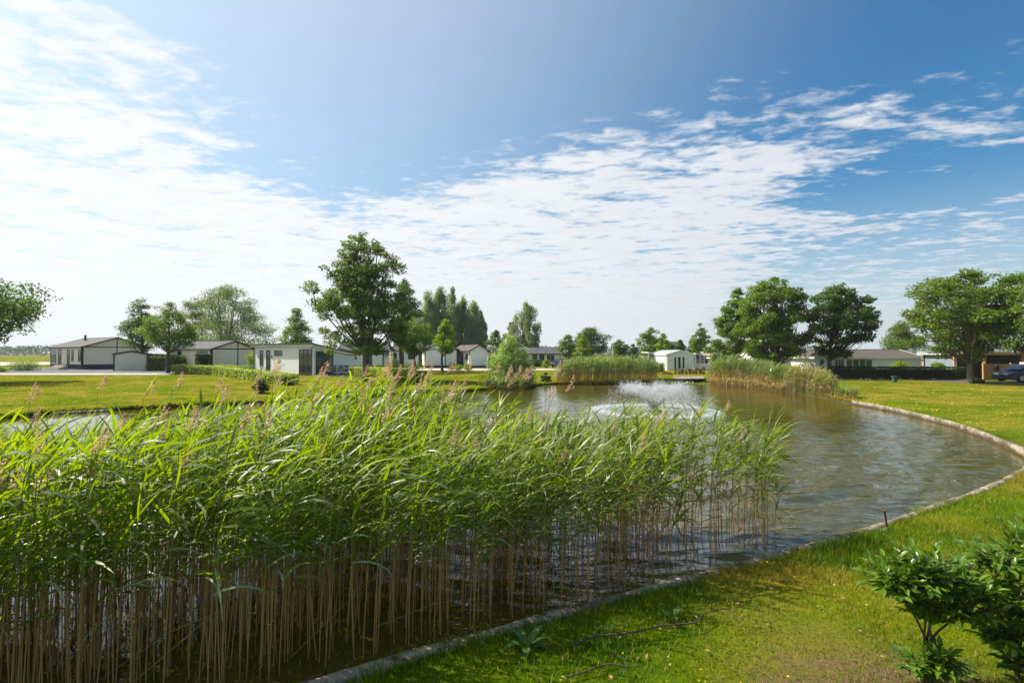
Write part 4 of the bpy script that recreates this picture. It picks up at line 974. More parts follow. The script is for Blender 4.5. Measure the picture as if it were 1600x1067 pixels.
V, T = drops(P, rg.uniform(.010, .024, len(P))); tag(link('water_jet', npmesh('water_jet', V, tris=T, mats=[M['spray']]), ft), kind='stuff')
n_ = 8000; an = rg.uniform(0, 2*PI, n_); rr = 2.5 + rg.normal(size=n_)*.20; P = np.c_[rr*np.cos(an), rr*np.sin(an), np.abs(rg.normal(size=n_))*.05]
V, T = drops(P, rg.uniform(.014, .040, n_)*np.array(1.)); tag(link('splash_ring', npmesh('splash_ring', V, tris=T, mats=[M['spray']]), ft), kind='stuff')
n_ = 2500; P = np.c_[rg.normal(size=(n_, 2))*.07, rg.uniform(0, 1.0, n_)**1.2]; V, T = drops(P, rg.uniform(.015, .04, n_))
tag(link('core_jet', npmesh('core_jet', V, tris=T, mats=[M['spray']]), ft), kind='stuff')
# ------------------------------------------------------------------ reeds
M['rleaf'] = leafmat('reed leaf', (.080, .130, .006), (.175, .230, .010), .48, (1.4, 1.4, .15), .42, .42, cl=.6)
M['rstem'] = None
def stem_material():
    m, t, b = mat('reed stem', rough=.55, spec=.35)
    tc = t.new('ShaderNodeTexCoord'); sp = t.new('ShaderNodeSeparateXYZ')
    at = t.new('ShaderNodeAttribute'); at.attribute_name = 'along'
    g = t.new('ShaderNodeNewGeometry'); r = g.outputs['Random Per Island']
    f = t.smooth(t.m('ADD', at.outputs['Fac'], t.m('MULTIPLY', t.m('SUBTRACT', r, .5), .5)), .36, .70)
    dead = t.mix(r, (.62, .33, .10), (.38, .21, .07)); green = t.mix(r, (.12, .16, .03), (.20, .20, .05))
    t.l.new(t.mix(f, dead, green), b.inputs['Base Color']); return m
M['rstem'] = stem_material()
M['rdead'] = leafmat('dead reed leaf', (.30, .22, .10), (.42, .33, .17), .3, (1.0, .9, .6), .7, .2)
M['plume'] = leafmat('old reed plume', (.42, .29, .19), (.58, .45, .31), .35, (1, .85, .7), .9, .1)
M['rleafpale'] = leafmat('pale reed leaf underside', (.22, .26, .13), (.32, .34, .2), .3, None, .35, .5)

def reed_curve(base, hgt, lean, az, m=7):
    """points up a stem that stands straight and nods downwind at the top"""
    t = np.linspace(0, 1, m)
    o = lean*hgt*(t**2.4); return np.c_[base[0]+np.cos(az)*o, base[1]+np.sin(az)*o, base[2]+hgt*(t - .12*lean*t**3)], t
def blade(root, az, L, wd, e0, drop, rg, seg=4):
    """a leaf arching from its sheath; returns (2*(seg+1), 3) points"""
    t = np.linspace(0, 1, seg+1); el = e0 - drop*t**1.3
    ds = L/seg; x = np.r_[0, np.cumsum(np.cos((el[1:]+el[:-1])/2)*ds)]; z = np.r_[0, np.cumsum(np.sin((el[1:]+el[:-1])/2)*ds)]
    wv = wd*np.array([.45, 1, .9, .55, .03]) if seg == 4 else wd*np.interp(t, [0, .25, .7, 1], [.45, 1, .7, .03])
    c = np.c_[root[0]+np.cos(az)*x, root[1]+np.sin(az)*x, root[2]+z]; tw = rg.uniform(-.9, .9)
    side = np.array([-math.sin(az)*math.cos(tw), math.cos(az)*math.cos(tw), math.sin(tw)])
    return np.stack([c - side*wv[:, None]/2, c + side*wv[:, None]/2], 1).reshape(-1, 3)
def blade_faces(seg=4, k=0): return [(k+2*i, k+2*i+1, k+2*i+3, k+2*i+2) for i in range(seg)]
class ReedSpec: pass
def reed_spec(rg, hgt, plume=False):
    s = ReedSpec(); s.h = hgt; s.lean = max(.02, rg.normal(.10, .05)); s.az = rg.normal(0, .5)
    s.leaves = []
    nl = rg.integers(9, 14); ts = np.linspace(.49, .97, nl) + rg.normal(size=nl)*.02
    for i, t in enumerate(ts):
        az = rg.normal(0, .75) if rg.uniform() < .8 else rg.uniform(-3.1, 3.1)
        az += (.35 if i % 2 else -.35)
        L = rg.uniform(.30, .52)*(1 - .3*abs(t-.7)); e0 = rg.uniform(.75, 1.25) if t > .85 else rg.uniform(.45, 1.05)
        drop = rg.uniform(.2, 1.0) if rg.uniform() < .75 else rg.uniform(1.2, 2.4)
        dead = (t < .60 and rg.uniform() < .55) or rg.uniform() < .03
        s.leaves.append((min(t, .99), az, L*(.8 if dead else 1), rg.choice([.011, .016, .021, .027, .032])*rg.uniform(.85, 1.15), e0 if not dead else -.2, drop if not dead else 1.2, 1 if dead else (2 if rg.uniform() < .07 else 0)))
    for _ in range(rg.integers(0, 3)): s.leaves.append((rg.uniform(.12, .5), rg.uniform(-3.1, 3.1), rg.uniform(.12, .28), rg.uniform(.01, .018), rg.uniform(-.9, .4), rg.uniform(.3, 1.4), 1))
    s.tilt = rg.normal(0, .035, 2); s.plume = plume; return s
def plume_geo(rg, top, az):
    """a loose one-sided panicle of fine drooping tufts"""
    n_ = 90; t = rg.uniform(0, 1, n_); L = rg.uniform(.17, .27)
    ax = np.array([math.cos(az)*.45, math.sin(az)*.45, .9]); c = np.array(top) + ax[None]*(t*L)[:, None]
    wd = .035*np.sin(PI*np.clip(t*.9+.08, 0, 1)); c = c + rg.normal(size=(n_, 3))*wd[:, None]*.6 + np.array([math.cos(az), math.sin(az), -.4])*wd[:, None]*.9
    return leaf_geo(c, rg.uniform(.02, .045, n_), rg, aspect=.3, axis=rg.normal(size=(n_, 3))*.35+np.array([.5, 0, .55]))
# where they stand: thick on the left, thinning out to single stems on the right
BED = [(-14, .2), (-8.5, 1.75), (-5.5, 2.6), (-3.2, 3.5), (-1.6, 4.28), (0, 4.97), (1.3, 5.65), (2.3, 6.2), (3.2, 6.65), (3.75, 7.1), (3.7, 7.9), (2.4, 8.1), (.8, 8.0), (-.4, 8.6), (-1.6, 9.2), (-3.0, 9.3), (-4.4, 8.2), (-5.2, 6.6), (-8.5, 5.9), (-14, 5.5)]
def bed_points(poly, dens, rg, clump=.5, minfac=.25):
    p = np.array(poly); lo, hi = p.min(0), p.max(0); n_ = int((hi-lo).prod()*dens)
    q = rg.uniform(lo, hi, (n_, 2)); q = q[inside(poly, q)]
    keep = rg.uniform(size=len(q)) < np.clip(minfac + clump*1.6*vnoise(q, 2.6, 7), 0, 1)
    return q[keep]
rg = np.random.default_rng(42)
Q = bed_points(BED, 92, rg, .70, .16)
th = np.clip((5.0 - Q[:, 0])/4.6, .52, 1)                    # sparser to the right
Q = Q[rg.uniform(size=len(Q)) < th]
Q = Q[(Q[:, 0] > -11)]
d_ = np.hypot(Q[:, 0], Q[:, 1]); vis = np.abs(Q[:, 0]) < Q[:, 1]*1.02
order = np.argsort(np.where(vis, d_, 99)); Q = Q[order]
edge = segdist(BED, Q)
hts = 1.78 + .16*(vnoise(Q, .8, 2)-.5)*2 + rg.normal(size=len(Q))*.11 - .12*np.clip((Q[:, 0]-1.5)/2, 0, 1)
hts -= .19*np.clip((Q[:, 0]+1.3)/1.2, 0, 1) - .12*np.clip((Q[:, 0]-1.6)/1., 0, 1)
# tallest in the middle of the bed
hts += .22*np.clip(1-np.abs(Q[:, 0]+2.3)/2.1, 0, 1)*np.clip((Q[:, 1]-6)/2.5, 0, 1) - .16*np.clip((-Q[:, 0]-2.8)/2, 0, 1)
hts = np.where(rg.uniform(size=len(Q)) < .15, hts*rg.uniform(.45, .9, len(Q)), hts)
hts = np.clip(hts, .5, 2.25)
NIND = 290
PR = 12                                                  # kinds of single reeds, shared by the 290 nearest
LM = []                                                  # leaf shapes shared by all
for k in range(16):
    r2 = np.random.default_rng(900+k); dr = r2.uniform(.2, 1.0) if k < 12 else r2.uniform(1.2, 2.3)
    V = blade((0, 0, 0), 0, 1.0, .055*r2.uniform(.8, 1.2), r2.uniform(.75, 1.15) if k % 4 == 0 else r2.uniform(.35, .9), dr, r2, 5)
    LM.append(npmesh('leaf', V, quads=blade_faces(5), mats=[M['rleaf'] if k not in (5, 13) else M['rleafpale']], smooth=True))
def tube_np(P, R, k=4):
    n_ = len(P); a = np.arange(k)*2*PI/k; ring = np.c_[np.cos(a), np.sin(a), np.zeros(k)]
    V = (P[:, None, :] + ring[None]*R[:, None, None]).reshape(-1, 3)
    Qd = [(i*k+j, i*k+(j+1) % k, (i+1)*k+(j+1) % k, (i+1)*k+j) for i in range(n_-1) for j in range(k)]
    return V, Qd
def set_along(me, val):
    a = me.attributes.new('along', 'FLOAT', 'POINT'); a.data.foreach_set('value', np.asarray(val, dtype=np.float32))
plume_mesh = []
for k in range(4):
    V, T = plume_geo(np.random.default_rng(70+k), (0, 0, 0), 0); plume_mesh.append(npmesh('plume', V, tris=T, mats=[M['plume']]))
stems = []
for k in range(PR):
    r2 = np.random.default_rng(500+k); lean = max(.03, r2.normal(.10, .04)); P, t = reed_curve((0, 0, 0), 1., lean, r2.normal(0, .4), 8)
    V, Qd = tube_np(P, .0052*(1-.55*t), 5); me = npmesh('stem', V, quads=Qd, mats=[M['rstem']], smooth=True); set_along(me, np.repeat(t, 5)); stems.append((me, P, t))
for i in range(NIND):
    x, y = Q[i]; hgt = hts[i]; me, P, t = stems[i % PR]
    root = empty('reed', (x, y, WZ-.05), 0, 'green reed with bare tan stem along the near edge of the foreground reed bed', 'reed', 'nearest reeds of the foreground bed')
    root.rotation_euler = (rg.normal(0, .035), rg.normal(0, .035), 0)
    s = link('stem', me, root); s.scale = (1, 1, hgt+.05)
    nl = rg.integers(7, 11)
    for tt in np.linspace(.52, .98, nl):
        p = np.array([np.interp(tt, t, P[:, j]) for j in range(3)]); p[2] *= hgt+.05
        lf = link('leaf', LM[rg.integers(0, 16)], root); lf.location = p
        az = rg.normal(0, .55) if rg.uniform() < .82 else rg.uniform(-3.1, 3.1)
        sc = rg.uniform(.30, .50); lf.scale = (sc,)*3; lf.rotation_euler = (rg.normal(0, .25), rg.normal(-.05, .15), az)
    if rg.uniform() < .05:
        pl = link('plume', plume_mesh[i % 4], root); pl.location = (P[-1, 0], P[-1, 1], P[-1, 2]*(hgt+.05)); pl.rotation_euler = (0, 0, rg.normal(0, .4))
def reed_mass(name, label, Q, hts, rg, plume=.05, z0=WZ-.05, scale_leaf=1., stemr=.0050, mats=None, seg=4, kseg=6, nleaf=None, wide=1., az0=0.):
    Vs, Qs, Ts, mi_q, mi_t, al = [], [], [], [], [], []; k = 0
    for (x, y), hgt in zip(Q, hts):
        s = reed_spec(rg, hgt); P, t = reed_curve((x, y, z0), hgt+.05, s.lean, s.az+az0, kseg); P[:, :2] += s.tilt*hgt*t[:, None]
        V, qd = tube_np(P, stemr*(1-.55*t), 3); Vs.append(V); qd = np.array(qd)+k; Qs.append(qd); mi_q += [0]*len(qd); al.append(np.repeat(t, 3)); k += len(V)
        lv = s.leaves if nleaf is None else s.leaves[::max(1, len(s.leaves)//nleaf)]
        for tt, az, L, wd, e0, dr, kind in lv:
            p = [np.interp(tt, t, P[:, j]) for j in range(3)]
            V = blade(p, az+az0, L*scale_leaf, wd*wide, e0, dr, rg, seg); Vs.append(V); q2 = np.array(blade_faces(seg, k)); Qs.append(q2); mi_q += [1+kind]*seg; al.append(np.ones(len(V))); k += len(V)
        if rg.uniform() < plume:
            V, T = plume_geo(rg, P[-1], s.az*.5+az0); Vs.append(V); Ts.append(T+k); mi_t += [4]*len(T); al.append(np.ones(len(V))); k += len(V)
    Vs = np.concatenate(Vs); Qs = np.concatenate(Qs); Ts = np.concatenate(Ts) if Ts else None
    me = npmesh(name, Vs, quads=Qs, tris=Ts, mats=mats or [M['rstem'], M['rleaf'], M['rdead'], M['rleafpale'], M['plume']], midx=mi_q+mi_t, smooth=False)
    set_along(me, np.concatenate(al))
    return tag(link(name, me), label, 'reeds', kind='stuff')
Qm, hm = Q[NIND:], hts[NIND:]
reed_mass('reed_bed', 'dense wind blown reed bed filling the foreground water', Qm, hm, rg, plume=.045)
print('reeds', len(Q))
# tall old plumes that rise above the bed
Qp = bed_points(BED, 2.1, rg, .8, .5); Qp = Qp[(Qp[:, 1] > 5.6) & (Qp[:, 0] > -8) & (Qp[:, 0] < .6)]
reed_mass('old_reeds', 'last year pinkish brown reed plumes standing above the green bed', Qp, np.clip(2.05 + .25*np.clip(1-np.abs(Qp[:, 0]+1.5)/4, 0, 1) + rg.normal(size=len(Qp))*.10, 1.7, 2.35), rg, plume=1., nleaf=2)
# broken dead stalks lying across the water by the edging
for i, (a, c, lab) in enumerate([((-3.0, 3.95, WZ+.02), (-1.7, 5.0, .75), 'bent dead reed stalk leaning right low over the dark water'), ((-3.3, 4.2, WZ+.01), (-2.3, 4.35, .3), 'short dead reed stalk leaning at the left of the dark water'),
                                 ((-1.3, 4.95, WZ+.01), (-.25, 5.3, WZ+.14), 'dead reed stalk lying almost flat on the water near the edging'), ((-1.9, 4.45, WZ+.01), (-.9, 5.25, .5), 'dead reed stalk leaning across the front of the reed bed')]):
    mid = [(a[j]+c[j])/2 for j in range(3)]; mid[2] += .07
    tag(MB().tube([a, mid, c], [.005, .004, .0025], 5).build('dead_reed', M['rdead']), lab, 'reed stalk')

# reed litter floating between the stems
ql = bed_points([(-8, 1.9), (-3.2, 3.3), (0, 4.75), (3.4, 6.5), (3.6, 7.2), (0, 6.2), (-4, 5.2), (-8, 4.2)], 70, rg, .9, .15)
ql = ql[inside(POND, ql)]; nl_ = len(ql)
ax = np.c_[rg.normal(size=(nl_, 2)), np.zeros(nl_)]
V, T = leaf_geo(np.c_[ql, np.full(nl_, WZ+.012)], rg.uniform(.02, .13, nl_), rg, aspect=.10, nrm=np.tile([0.02, .01, 1.], (nl_, 1)), axis=ax, fold=.05)
tag(link('reed_litter', npmesh('reed_litter', V, tris=T, mats=[M['rdead']])), 'dead reed leaf pieces floating on the dark water between the stems', 'reed litter', kind='stuff')
# the far reed beds
M['rfar'] = leafmat('far reed leaf', (.075, .125, .025), (.15, .20, .045), .3, None, .5, .3, cl=.35)
M['rtan'] = leafmat('dry reed leaf', (.24, .20, .075), (.38, .31, .14), .3, (1, .85, .5), .7, .2)
M['rmix'] = leafmat('yellowing reed leaf', (.12, .14, .03), (.30, .26, .09), .3, None, .6, .2)
farm = [M['rstem'], M['rfar'], M['rdead'], M['rleafpale'], M['plume']]
def bedpx(pts, depth):
    front = [np.array(G(u, v, WZ)) for u, v in pts]; back = [p*(1+depth/np.hypot(*p)) for p in front[::-1]]
    return [tuple(p) for p in front+back]
def farbed(name, label, pts, depth, dens, hfun, seed, mats=farm, plume=.15, sl=1.5, wide=2.2, nleaf=5, sr=.012):
    r2 = np.random.default_rng(seed); poly = bedpx(pts, depth); q = bed_points(poly, dens, r2, .4, .5)
    h_ = np.array([hfun(800*p[0]/p[1]+800) for p in q])*r2.uniform(.82, 1.1, len(q)) + (vnoise(q, .7, seed)-.5)*.3
    return reed_mass(name, label, q, np.maximum(h_, .3), r2, plume=plume, scale_leaf=sl, wide=wide, nleaf=nleaf, stemr=sr, mats=mats, seg=3, kseg=3)
farbed('reed_bed', 'dense green reed bed with pale plumes on the far bank at centre', [(868, 601), (930, 601), (1000, 600), (1026, 597)], 4.5, 26, lambda u: np.interp(u, [865, 885, 920, 1000, 1030], [1.3, 1.85, 2.1, 2.1, 1.5]), 1, plume=.10)
farbed('reed_bed', 'tall green reed bed on the right bank left of the forked linden', [(1106, 600), (1150, 603), (1190, 608), (1222, 612)], 5, 26, lambda u: np.interp(u, [1105, 1130, 1180, 1222], [1.7, 2.2, 1.9, 1.5]), 2, plume=.06)
farbed('reed_bed', 'straw coloured dry reed clump on the right bank before the forked linden', [(1220, 613), (1250, 617), (1285, 622), (1300, 624)], 3.2, 40, lambda u: np.interp(u, [1218, 1240, 1280, 1305], [1.3, 1.6, 1.5, .9]), 3, mats=[M['rtan'], M['rmix'], M['rtan'], M['rfar'], M['plume']], plume=.2, sl=1.2)
farbed('reed_bed', 'low green cattail tuft at the right end of the bank reeds', [(1298, 624), (1315, 627), (1338, 629)], 1.2, 40, lambda u: np.interp(u, [1300, 1325, 1340], [.75, .85, .5]), 4, plume=0, sl=.9)
farbed('reed_fringe', 'pale dry reed fringe along the foot of the right bank reeds', [(1106, 601), (1150, 604.5), (1190, 609), (1222, 613.5)], .5, 60, lambda u: .45, 6, mats=[M['rtan'], M['rtan'], M['rtan'], M['rtan'], M['plume']], plume=0, sl=.9)
farbed('reed_fringe', 'brownish reed fringe around the foot of the willow bush', [(764, 609.5), (800, 611), (830, 606.5)], 1.0, 50, lambda u: .7, 7, plume=0, sl=1., mats=[M['rtan'], M['rfar'], M['rtan'], M['rfar'], M['plume']])

# ------------------------------------------------------------------ grass
def grass(name, label, n_, gen, hgt, wd, r2, segs=1, extra=1.0):
    q = gen(n_); q = q[~inside(POND, q)]; q = q[segdist(POND, q) > .11]
    z = lawnz(q); n_ = len(q)
    cl = vnoise(q, 1.6, 9); cl2 = vnoise(q, .4, 5)
    h_ = hgt*r2.uniform(.45, 1.25, n_)*(.55 + .9*cl**1.5)*(.8+.5*cl2)
    near = np.clip(1 - (segdist(POND, q)-.1)/.9, 0, 1); h_ *= 1 + 1.1*near*vnoise(q, 2.2, 4)*extra
    az = r2.uniform(0, 2*PI, n_); lean = r2.uniform(.1, .9, n_)*h_; a2 = r2.uniform(-.6, .6, n_)+az
    sx, sy = -np.sin(az)*wd*r2.uniform(.6, 1.3, n_)/2, np.cos(az)*wd*r2.uniform(.6, 1.3, n_)/2
    b0 = np.c_[q, z-.01]; S_ = np.c_[sx, sy, np.zeros(n_)]
    tip = b0 + np.c_[np.cos(a2)*lean, np.sin(a2)*lean, h_]
    if segs == 1:
        V = np.stack([b0-S_, b0+S_, tip], 1).reshape(-1, 3); k = np.arange(n_)*3; T = np.stack([k, k+1, k+2], 1)
        me = npmesh(name, V, tris=T, mats=[M['blade']])
    else:
        mid = b0 + np.c_[np.cos(a2)*lean*.3, np.sin(a2)*lean*.3, h_*.6]
        V = np.stack([b0-S_, b0+S_, mid+S_*.75, mid-S_*.75, tip], 1).reshape(-1, 3); k = np.arange(n_)*5
        me = npmesh(name, V, quads=np.stack([k, k+1, k+2, k+3], 1), tris=np.stack([k+3, k+2, k+4], 1), mats=[M['blade']])
    return tag(link(name, me), label, 'grass', kind='stuff')
def ring(a, b_, x0=-1.2, x1=1.25):
    """points between two distances in front of the viewer, a little wider than the view"""
    def g(n_):
        y = np.sqrt(rg.uniform(a*a, b_*b_, n_)); return np.c_[y*rg.uniform(x0, x1, n_), y]
    return g
grass('grass', 'short lush and dry grass blades of the near right bank', 150000, ring(2.6, 7.5, -.5, 1.35), .050, .0055, rg, 2)
grass('grass', 'grass blades of the bank in the middle distance on the right', 120000, ring(7.0, 15, .3, 1.35), .058, .010, rg, 1)
grass('grass', 'grass blades of the far right lawn', 90000, ring(15, 46, .35, 1.3), .060, .024, rg, 1, .5)
grass('grass', 'grass blades of the left and far lawns behind the pond', 100000, ring(19, 62, -1.35, .35), .065, .034, rg, 1, 1.6)
def edgegrass(name, label, poly, n_, hgt, wd, r2, cover):
    pts = np.array(poly); seg = np.hypot(*np.diff(pts, axis=0).T); cs = np.r_[0, np.cumsum(seg)]; s = r2.uniform(0, cs[-1], n_)
    x = np.interp(s, cs, pts[:, 0]); y = np.interp(s, cs, pts[:, 1]); i = np.clip(np.searchsorted(cs, s)-1, 0, len(seg)-1)
    t = (pts[i+1]-pts[i])/seg[i][:, None]; nn = np.c_[t[:, 1], -t[:, 0]]; q = np.c_[x, y]; cv = cover(q)
    keep = r2.uniform(size=n_) < cv; q, nn, cv = q[keep], nn[keep], cv[keep]; n_ = len(q)
    off = r2.uniform(.0, .26, n_)*(1-.45*cv) + .11*(1-cv); q = q + nn*off[:, None]
    h_ = hgt*r2.uniform(.5, 1.3, n_)*(.6+.8*vnoise(q, 3., 3)); b0 = np.c_[q, lawnz(q)-.02]; dr = -nn*r2.uniform(-.2, 1.2, n_)[:, None]*h_[:, None] + r2.normal(size=(n_, 2))*h_[:, None]*.4
    tip = b0 + np.c_[dr, h_*r2.uniform(.5, 1., n_)]; mid = b0 + np.c_[dr*.35, h_*.65]
    az = r2.uniform(0, 6.28, n_); S_ = np.c_[np.cos(az), np.sin(az), 0*az]*wd/2
    V = np.stack([b0-S_, b0+S_, mid+S_*.75, mid-S_*.75, tip], 1).reshape(-1, 3); k = np.arange(n_)*5
    return tag(link(name, npmesh(name, V, quads=np.stack([k, k+1, k+2, k+3], 1), tris=np.stack([k+3, k+2, k+4], 1), mats=[M['blade']])), label, 'grass', kind='stuff')
cvn = lambda q: np.clip(.10 + 1.5*np.clip(vnoise(q, .9, 8)-.42, 0, 1) + np.clip(1-np.abs(q[:, 0]-2.35)/1.3, 0, 1)*.9*(q[:, 1] < 9) + .4*(vnoise(q, 3.2, 5) > .7), 0, 1)
edgegrass('edge_grass', 'longer grass hanging over the pale edging of the near bank', E1[14:], 60000, .075, .006, rg, cvn)
edgegrass('edge_grass', 'longer grass hanging over the dark edge of the far banks', E2, 26000, .20, .03, rg, lambda q: np.full(len(q), .9))
# buttercups, clover leaves and fallen leaves
def scatter(name, label, n_, gen, s0, s1, m, zoff, cond=None, nrmz=2., aspect=.9):
    q = gen(n_); q = q[~inside(POND, q)]; q = q[segdist(POND, q) > .2]
    if cond is not None: q = q[cond(q)]
    P = np.c_[q, lawnz(q)+zoff*rg.uniform(.6, 1.3, len(q))]; nr = rg.normal(size=P.shape)*.5 + np.array([0, 0, nrmz])
    V, T = leaf_geo(P, rg.uniform(s0, s1, len(P)), rg, aspect=aspect, nrm=nr, fold=.5)
    return tag(link(name, npmesh(name, V, tris=T, mats=[m])), label, name.replace('_', ' '), kind='stuff')
pt = lambda q: rg.uniform(size=len(q)) < np.clip((vnoise(q, .55, 21)-.45)*2.6, 0, 1)
scatter('buttercups', 'small yellow flowers dotted over the near right grass', 1500, ring(2.8, 9, .0, 1.3), .014, .024, M['flower'], .05, pt)
scatter('buttercups', 'small yellow flowers dotted over the right lawn', 9000, ring(8, 34, .5, 1.3), .025, .06, M['flower'], .055, pt)
M['clover'] = leafmat('clover leaves', (.050, .13, .016), (.09, .19, .03), .35)
scatter('clover', 'round clover leaves in the shaded near grass', 26000, ring(2.6, 7, -.5, 1.2), .010, .02, M['clover'], .022, lambda q: rg.uniform(size=len(q)) < np.clip((vnoise(q, .8, 31)-.3)*2.2, 0, 1))
M['dry'] = leafmat('dry fallen leaf', (.30, .15, .07), (.42, .26, .12), .2)
scatter('dry_leaves', 'dry brown fallen leaves on the near grass', 170, ring(2.8, 6.5, -.3, 1.2), .02, .055, M['dry'], .035, aspect=.6)

# ------------------------------------------------------------------ branches, weeds
def polybranch(name, label, pts, r0, subs, cat):
    root = empty(name, (pts[0][0], pts[0][1], 0), 0, label, cat); o0 = np.array([pts[0][0], pts[0][1], 0.])
    rel = [tuple(np.array(p)-o0) for p in pts]
    P = catmull(rel, 4); MB().tube(P, np.linspace(r0, r0*.35, len(P)), 7).build('stick', M['bark'], root, True)
    for s in subs: MB().tube(catmull([tuple(np.array(p)-o0) for p in s], 4), np.linspace(r0*.5, r0*.2, 4*(len(s)-1)+1), 5).build('twig', M['bark'], root, True)
def gp(u, v, z=.03): return (*G(u, v, z), z)
polybranch('fallen_branch', 'long thin dead branch lying on the grass near the reeds', [gp(897, 1008), gp(925, 995), gp(990, 987, .05), gp(1035, 977, .06), gp(1085, 972, .05), gp(1100, 958, .07), gp(1132, 950, .06)], .010,
           [[gp(925, 995), gp(940, 980, .06), gp(978, 976, .05)], [gp(1035, 977, .06), gp(1040, 968, .07), gp(1060, 960, .07)], [gp(1132, 950, .06), gp(1145, 958, .05), gp(1155, 968, .03)]], 'branch')
polybranch('fallen_branch', 'short forked dead branch lying nearer in the grass', [gp(885, 1058), gp(915, 1048), gp(950, 1037, .05), gp(980, 1041, .05), gp(1005, 1040, .04)], .008,
           [[gp(980, 1041, .05), gp(965, 1055, .04), gp(955, 1066, .02)], [gp(980, 1041, .05), gp(975, 1030, .06), gp(966, 1022, .05)]], 'branch')
def broadleaf(L, wd, e0, drop, r2):
    t = np.linspace(0, 1, 7); el = e0-drop*t; ds = L/6; x = np.r_[0, np.cumsum(np.cos(el[1:])*ds)]; z = np.r_[0, np.cumsum(np.sin(el[1:])*ds)]
    wv = wd*np.array([.12, .5, .9, 1, .85, .5, .03])
    V = []
    for i in range(7): V += [(x[i], -wv[i]/2, z[i]+wv[i]*.18), (x[i], 0, z[i]), (x[i], wv[i]/2, z[i]+wv[i]*.18)]
    Qd = [(3*i+j, 3*i+j+1, 3*i+j+4, 3*i+j+3) for i in range(6) for j in range(2)]
    return V, Qd
M['weed'] = leafmat('weed leaf', (.07, .15, .03), (.12, .20, .05), .35)
def weed(label, loc, n_, L, seed, name='broadleaf_weed'):
    r2 = np.random.default_rng(seed); root = empty(name, (*loc, -.02), 0, label, 'weed')
    for k in range(n_):
        V, Qd = broadleaf(L*r2.uniform(.6, 1.1), L*.26*r2.uniform(.7, 1.2), r2.uniform(.7, 1.3), r2.uniform(.4, 1.6), r2)
        o = link('leaf', npmesh('leaf', V, quads=Qd, mats=[M['weed']], smooth=True), root); o.rotation_euler = (0, 0, k*2.4+r2.uniform(-.3, .3))
weed('broad leafed dock plant growing over the pond edging', G(822, 1008), 10, .26, 1)
weed('small broad leafed weed beside the long dead branch', G(1052, 962), 6, .15, 2)
weed('leafy weed curling round the rusty stake', G(1380, 828), 9, .10, 3)
weed('low leafy weed beyond the laurel shrubs', G(1500, 880), 8, .14, 4)

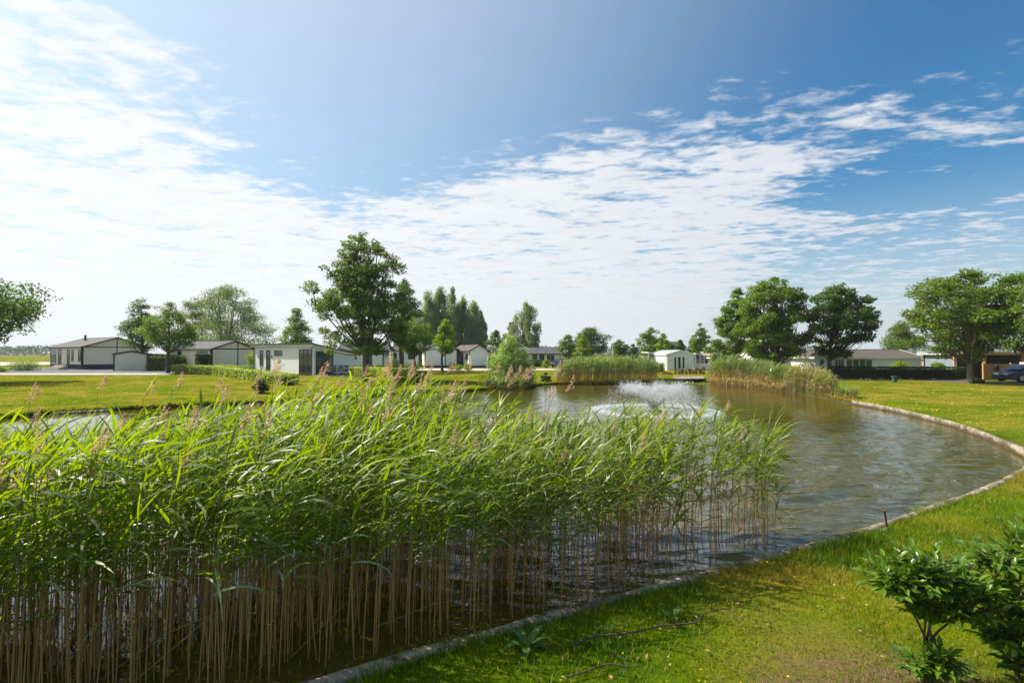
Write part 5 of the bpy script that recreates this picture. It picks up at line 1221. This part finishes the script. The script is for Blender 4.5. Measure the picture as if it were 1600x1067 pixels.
# ------------------------------------------------------------------ laurel shrubs in the near right corner
def laurel_leaf_mesh(k):
    r2 = np.random.default_rng(300+k); V, Qd = broadleaf(1., .36, .25, r2.uniform(.3, 1.1), r2)
    return npmesh('leaf', V, quads=Qd, mats=[M['laurel'] if k < 6 else (M['laurelnew'] if k < 8 else M['laurelpale'])], smooth=True)
M['laurel'] = leafmat('laurel leaf', (.055, .125, .008), (.14, .225, .014), .22, (1.4, 1.5, .3), .34, .4, cl=2.)
M['laurelnew'] = leafmat('young laurel leaf', (.11, .21, .02), (.16, .26, .03), .4, (1.3, 1.3, .35), .3, .5)
M['laurelpale'] = leafmat('mid laurel leaf', (.05, .11, .015), (.08, .15, .02), .3, (1.3, 1.3, .35), .24, .6)
LL = [laurel_leaf_mesh(k) for k in range(10)]
def laurel(label, loc, blobs, stem_to, n_, seed, ntop=0):
    """blobs: (x, y, z, radius) lobes of foliage relative to the foot"""
    r2 = np.random.default_rng(seed); root = empty('laurel_shrub', (*loc, 0), 0, label, 'shrub', 'laurel shrubs in the near corner')
    b = MB(); tips = []
    wsum = np.array([q[3]**2 for q in blobs]); 
    for (x, y, z, r_) in blobs:
        mid = (x*.10+r2.normal()*.012, y*.10+r2.normal()*.012, min(z*.5, .27))
        b.tube(catmull([(0, 0, -.05), mid, (x, y, z)], 4), np.linspace(.011, .006, 9), 7)
        m = max(6, int(n_/9*r_*r_/wsum.sum()))
        for _ in range(m):
            v = r2.normal(size=3); v[2] = abs(v[2])*.9-.25; v /= np.linalg.norm(v); tp = np.array((x, y, z)) + v*r_*r2.uniform(.40, 1.25)
            st = np.array((x, y, z)) + v*r_*.1 + np.array((0, 0, -.3*r_)); b.tube([tuple(st), tuple((st+tp)/2+np.array([0, 0, -.02])), tuple(tp)], [.006, .004, .0025], 4, cap=False); tips.append((st, tp, v))
    b.build('branches', M['bark'], root, True)
    spots = []
    for st, tp, v in tips:
        new = r2.uniform() < .16
        for j in range(9):
            f = .25+.75*(j/8); p = st+(tp-st)*f; spots.append((p, v, j, new))
    keep = r2.permutation(len(spots)); camv = np.array([-loc[0], -loc[1], 1.6])
    score = np.array([-(s[0]@camv) for s in spots]); keep = np.argsort(score)
    rest = []
    for rank, i in enumerate(keep):
        p, v, j, new = spots[i]; az = j*2.4 + i*.7 + r2.normal()*.5; up = -.1 + .9*(j/8)
        dr = np.array([math.cos(az), math.sin(az), 0])*(1.1-.5*j/8) + v*(.5+.6*j/8) + np.array([0, 0, up*.3-.1]); dr /= np.linalg.norm(dr)
        q = Vector(dr).to_track_quat('X', 'Z'); L = r2.uniform(.050, .112)*(.8 if new else 1)
        k = (r2.integers(6, 8) if new and j > 4 else (r2.integers(8, 10) if r2.uniform() < .25 else r2.integers(0, 6)))
        q = q @ Matrix.Rotation(r2.normal()*.35, 3, 'X').to_quaternion()
        if rank < 295:
            o = link('leaf', LL[k], root); o.location = p; o.rotation_mode = 'QUATERNION'; o.rotation_quaternion = q; o.scale = (L,)*3
        else: rest.append((p, q, L, k))
    if rest:
        Vs = []; Qs = []; mi = []; kk = 0
        base = [np.array([v_.co[:] for v_ in m_.vertices]) for m_ in LL]; bq = [np.array([p_.vertices[:] for p_ in m_.polygons]) for m_ in LL]
        for p, q, L, k in rest:
            R_ = np.array(q.to_matrix()); Vs.append(base[k]@R_.T*L + p); Qs.append(bq[k]+kk); kk += len(base[k]); mi += [0 if k < 6 else (1 if k < 8 else 2)]*len(bq[k])
        tag(link('inner_leaves', npmesh('inner_leaves', np.concatenate(Vs), quads=np.concatenate(Qs), mats=[M['laurel'], M['laurelnew'], M['laurelpale']], midx=mi, smooth=True), root), kind='stuff')
    return root
laurel('left laurel shrub with a bare leaning stem over brown soil', G(1452, 1052), [(-.22, .05, .66, .17), (-.02, .02, .72, .20), (.16, .05, .66, .20), (.0, .0, .50, .18), (.30, .0, .48, .18), (-.10, -.05, .08, .12), (.02, -.1, .12, .13)], None, 2500, 1)
laurel('larger right laurel shrub running out of the picture corner', G(1590, 1052), [(-.18, .1, .55, .2), (.05, .12, .78, .22), (.28, .1, .85, .24), (-.1, .0, .32, .2), (.15, .05, .45, .25), (.42, .0, .6, .28), (.35, -.05, .25, .25), (.0, -.1, .12, .18), (.6, 0, .4, .3)], None, 4200, 2)
print('tris', sum(sum(len(p.vertices)-2 for p in m.polygons) for m in bpy.data.meshes if m.users and len(m.polygons) < 3000) )
# ------------------------------------------------------------------ the summer air
hb = MB().box((-6500, -900, -2.5), (6500, 6500, 26)).build('haze', None)
hm_ = bpy.data.materials.new('haze'); hm_.use_nodes = True; t_ = NT(hm_.node_tree); t_.n.clear()
pv = t_.new('ShaderNodeVolumePrincipled'); pv.inputs['Color'].default_value = (.90, .95, 1, 1); pv.inputs['Density'].default_value = .00022
ot = t_.new('ShaderNodeOutputMaterial'); t_.l.new(pv.outputs[0], ot.inputs['Volume']); hb.data.materials.append(hm_)
tag(hb, kind='stuff')
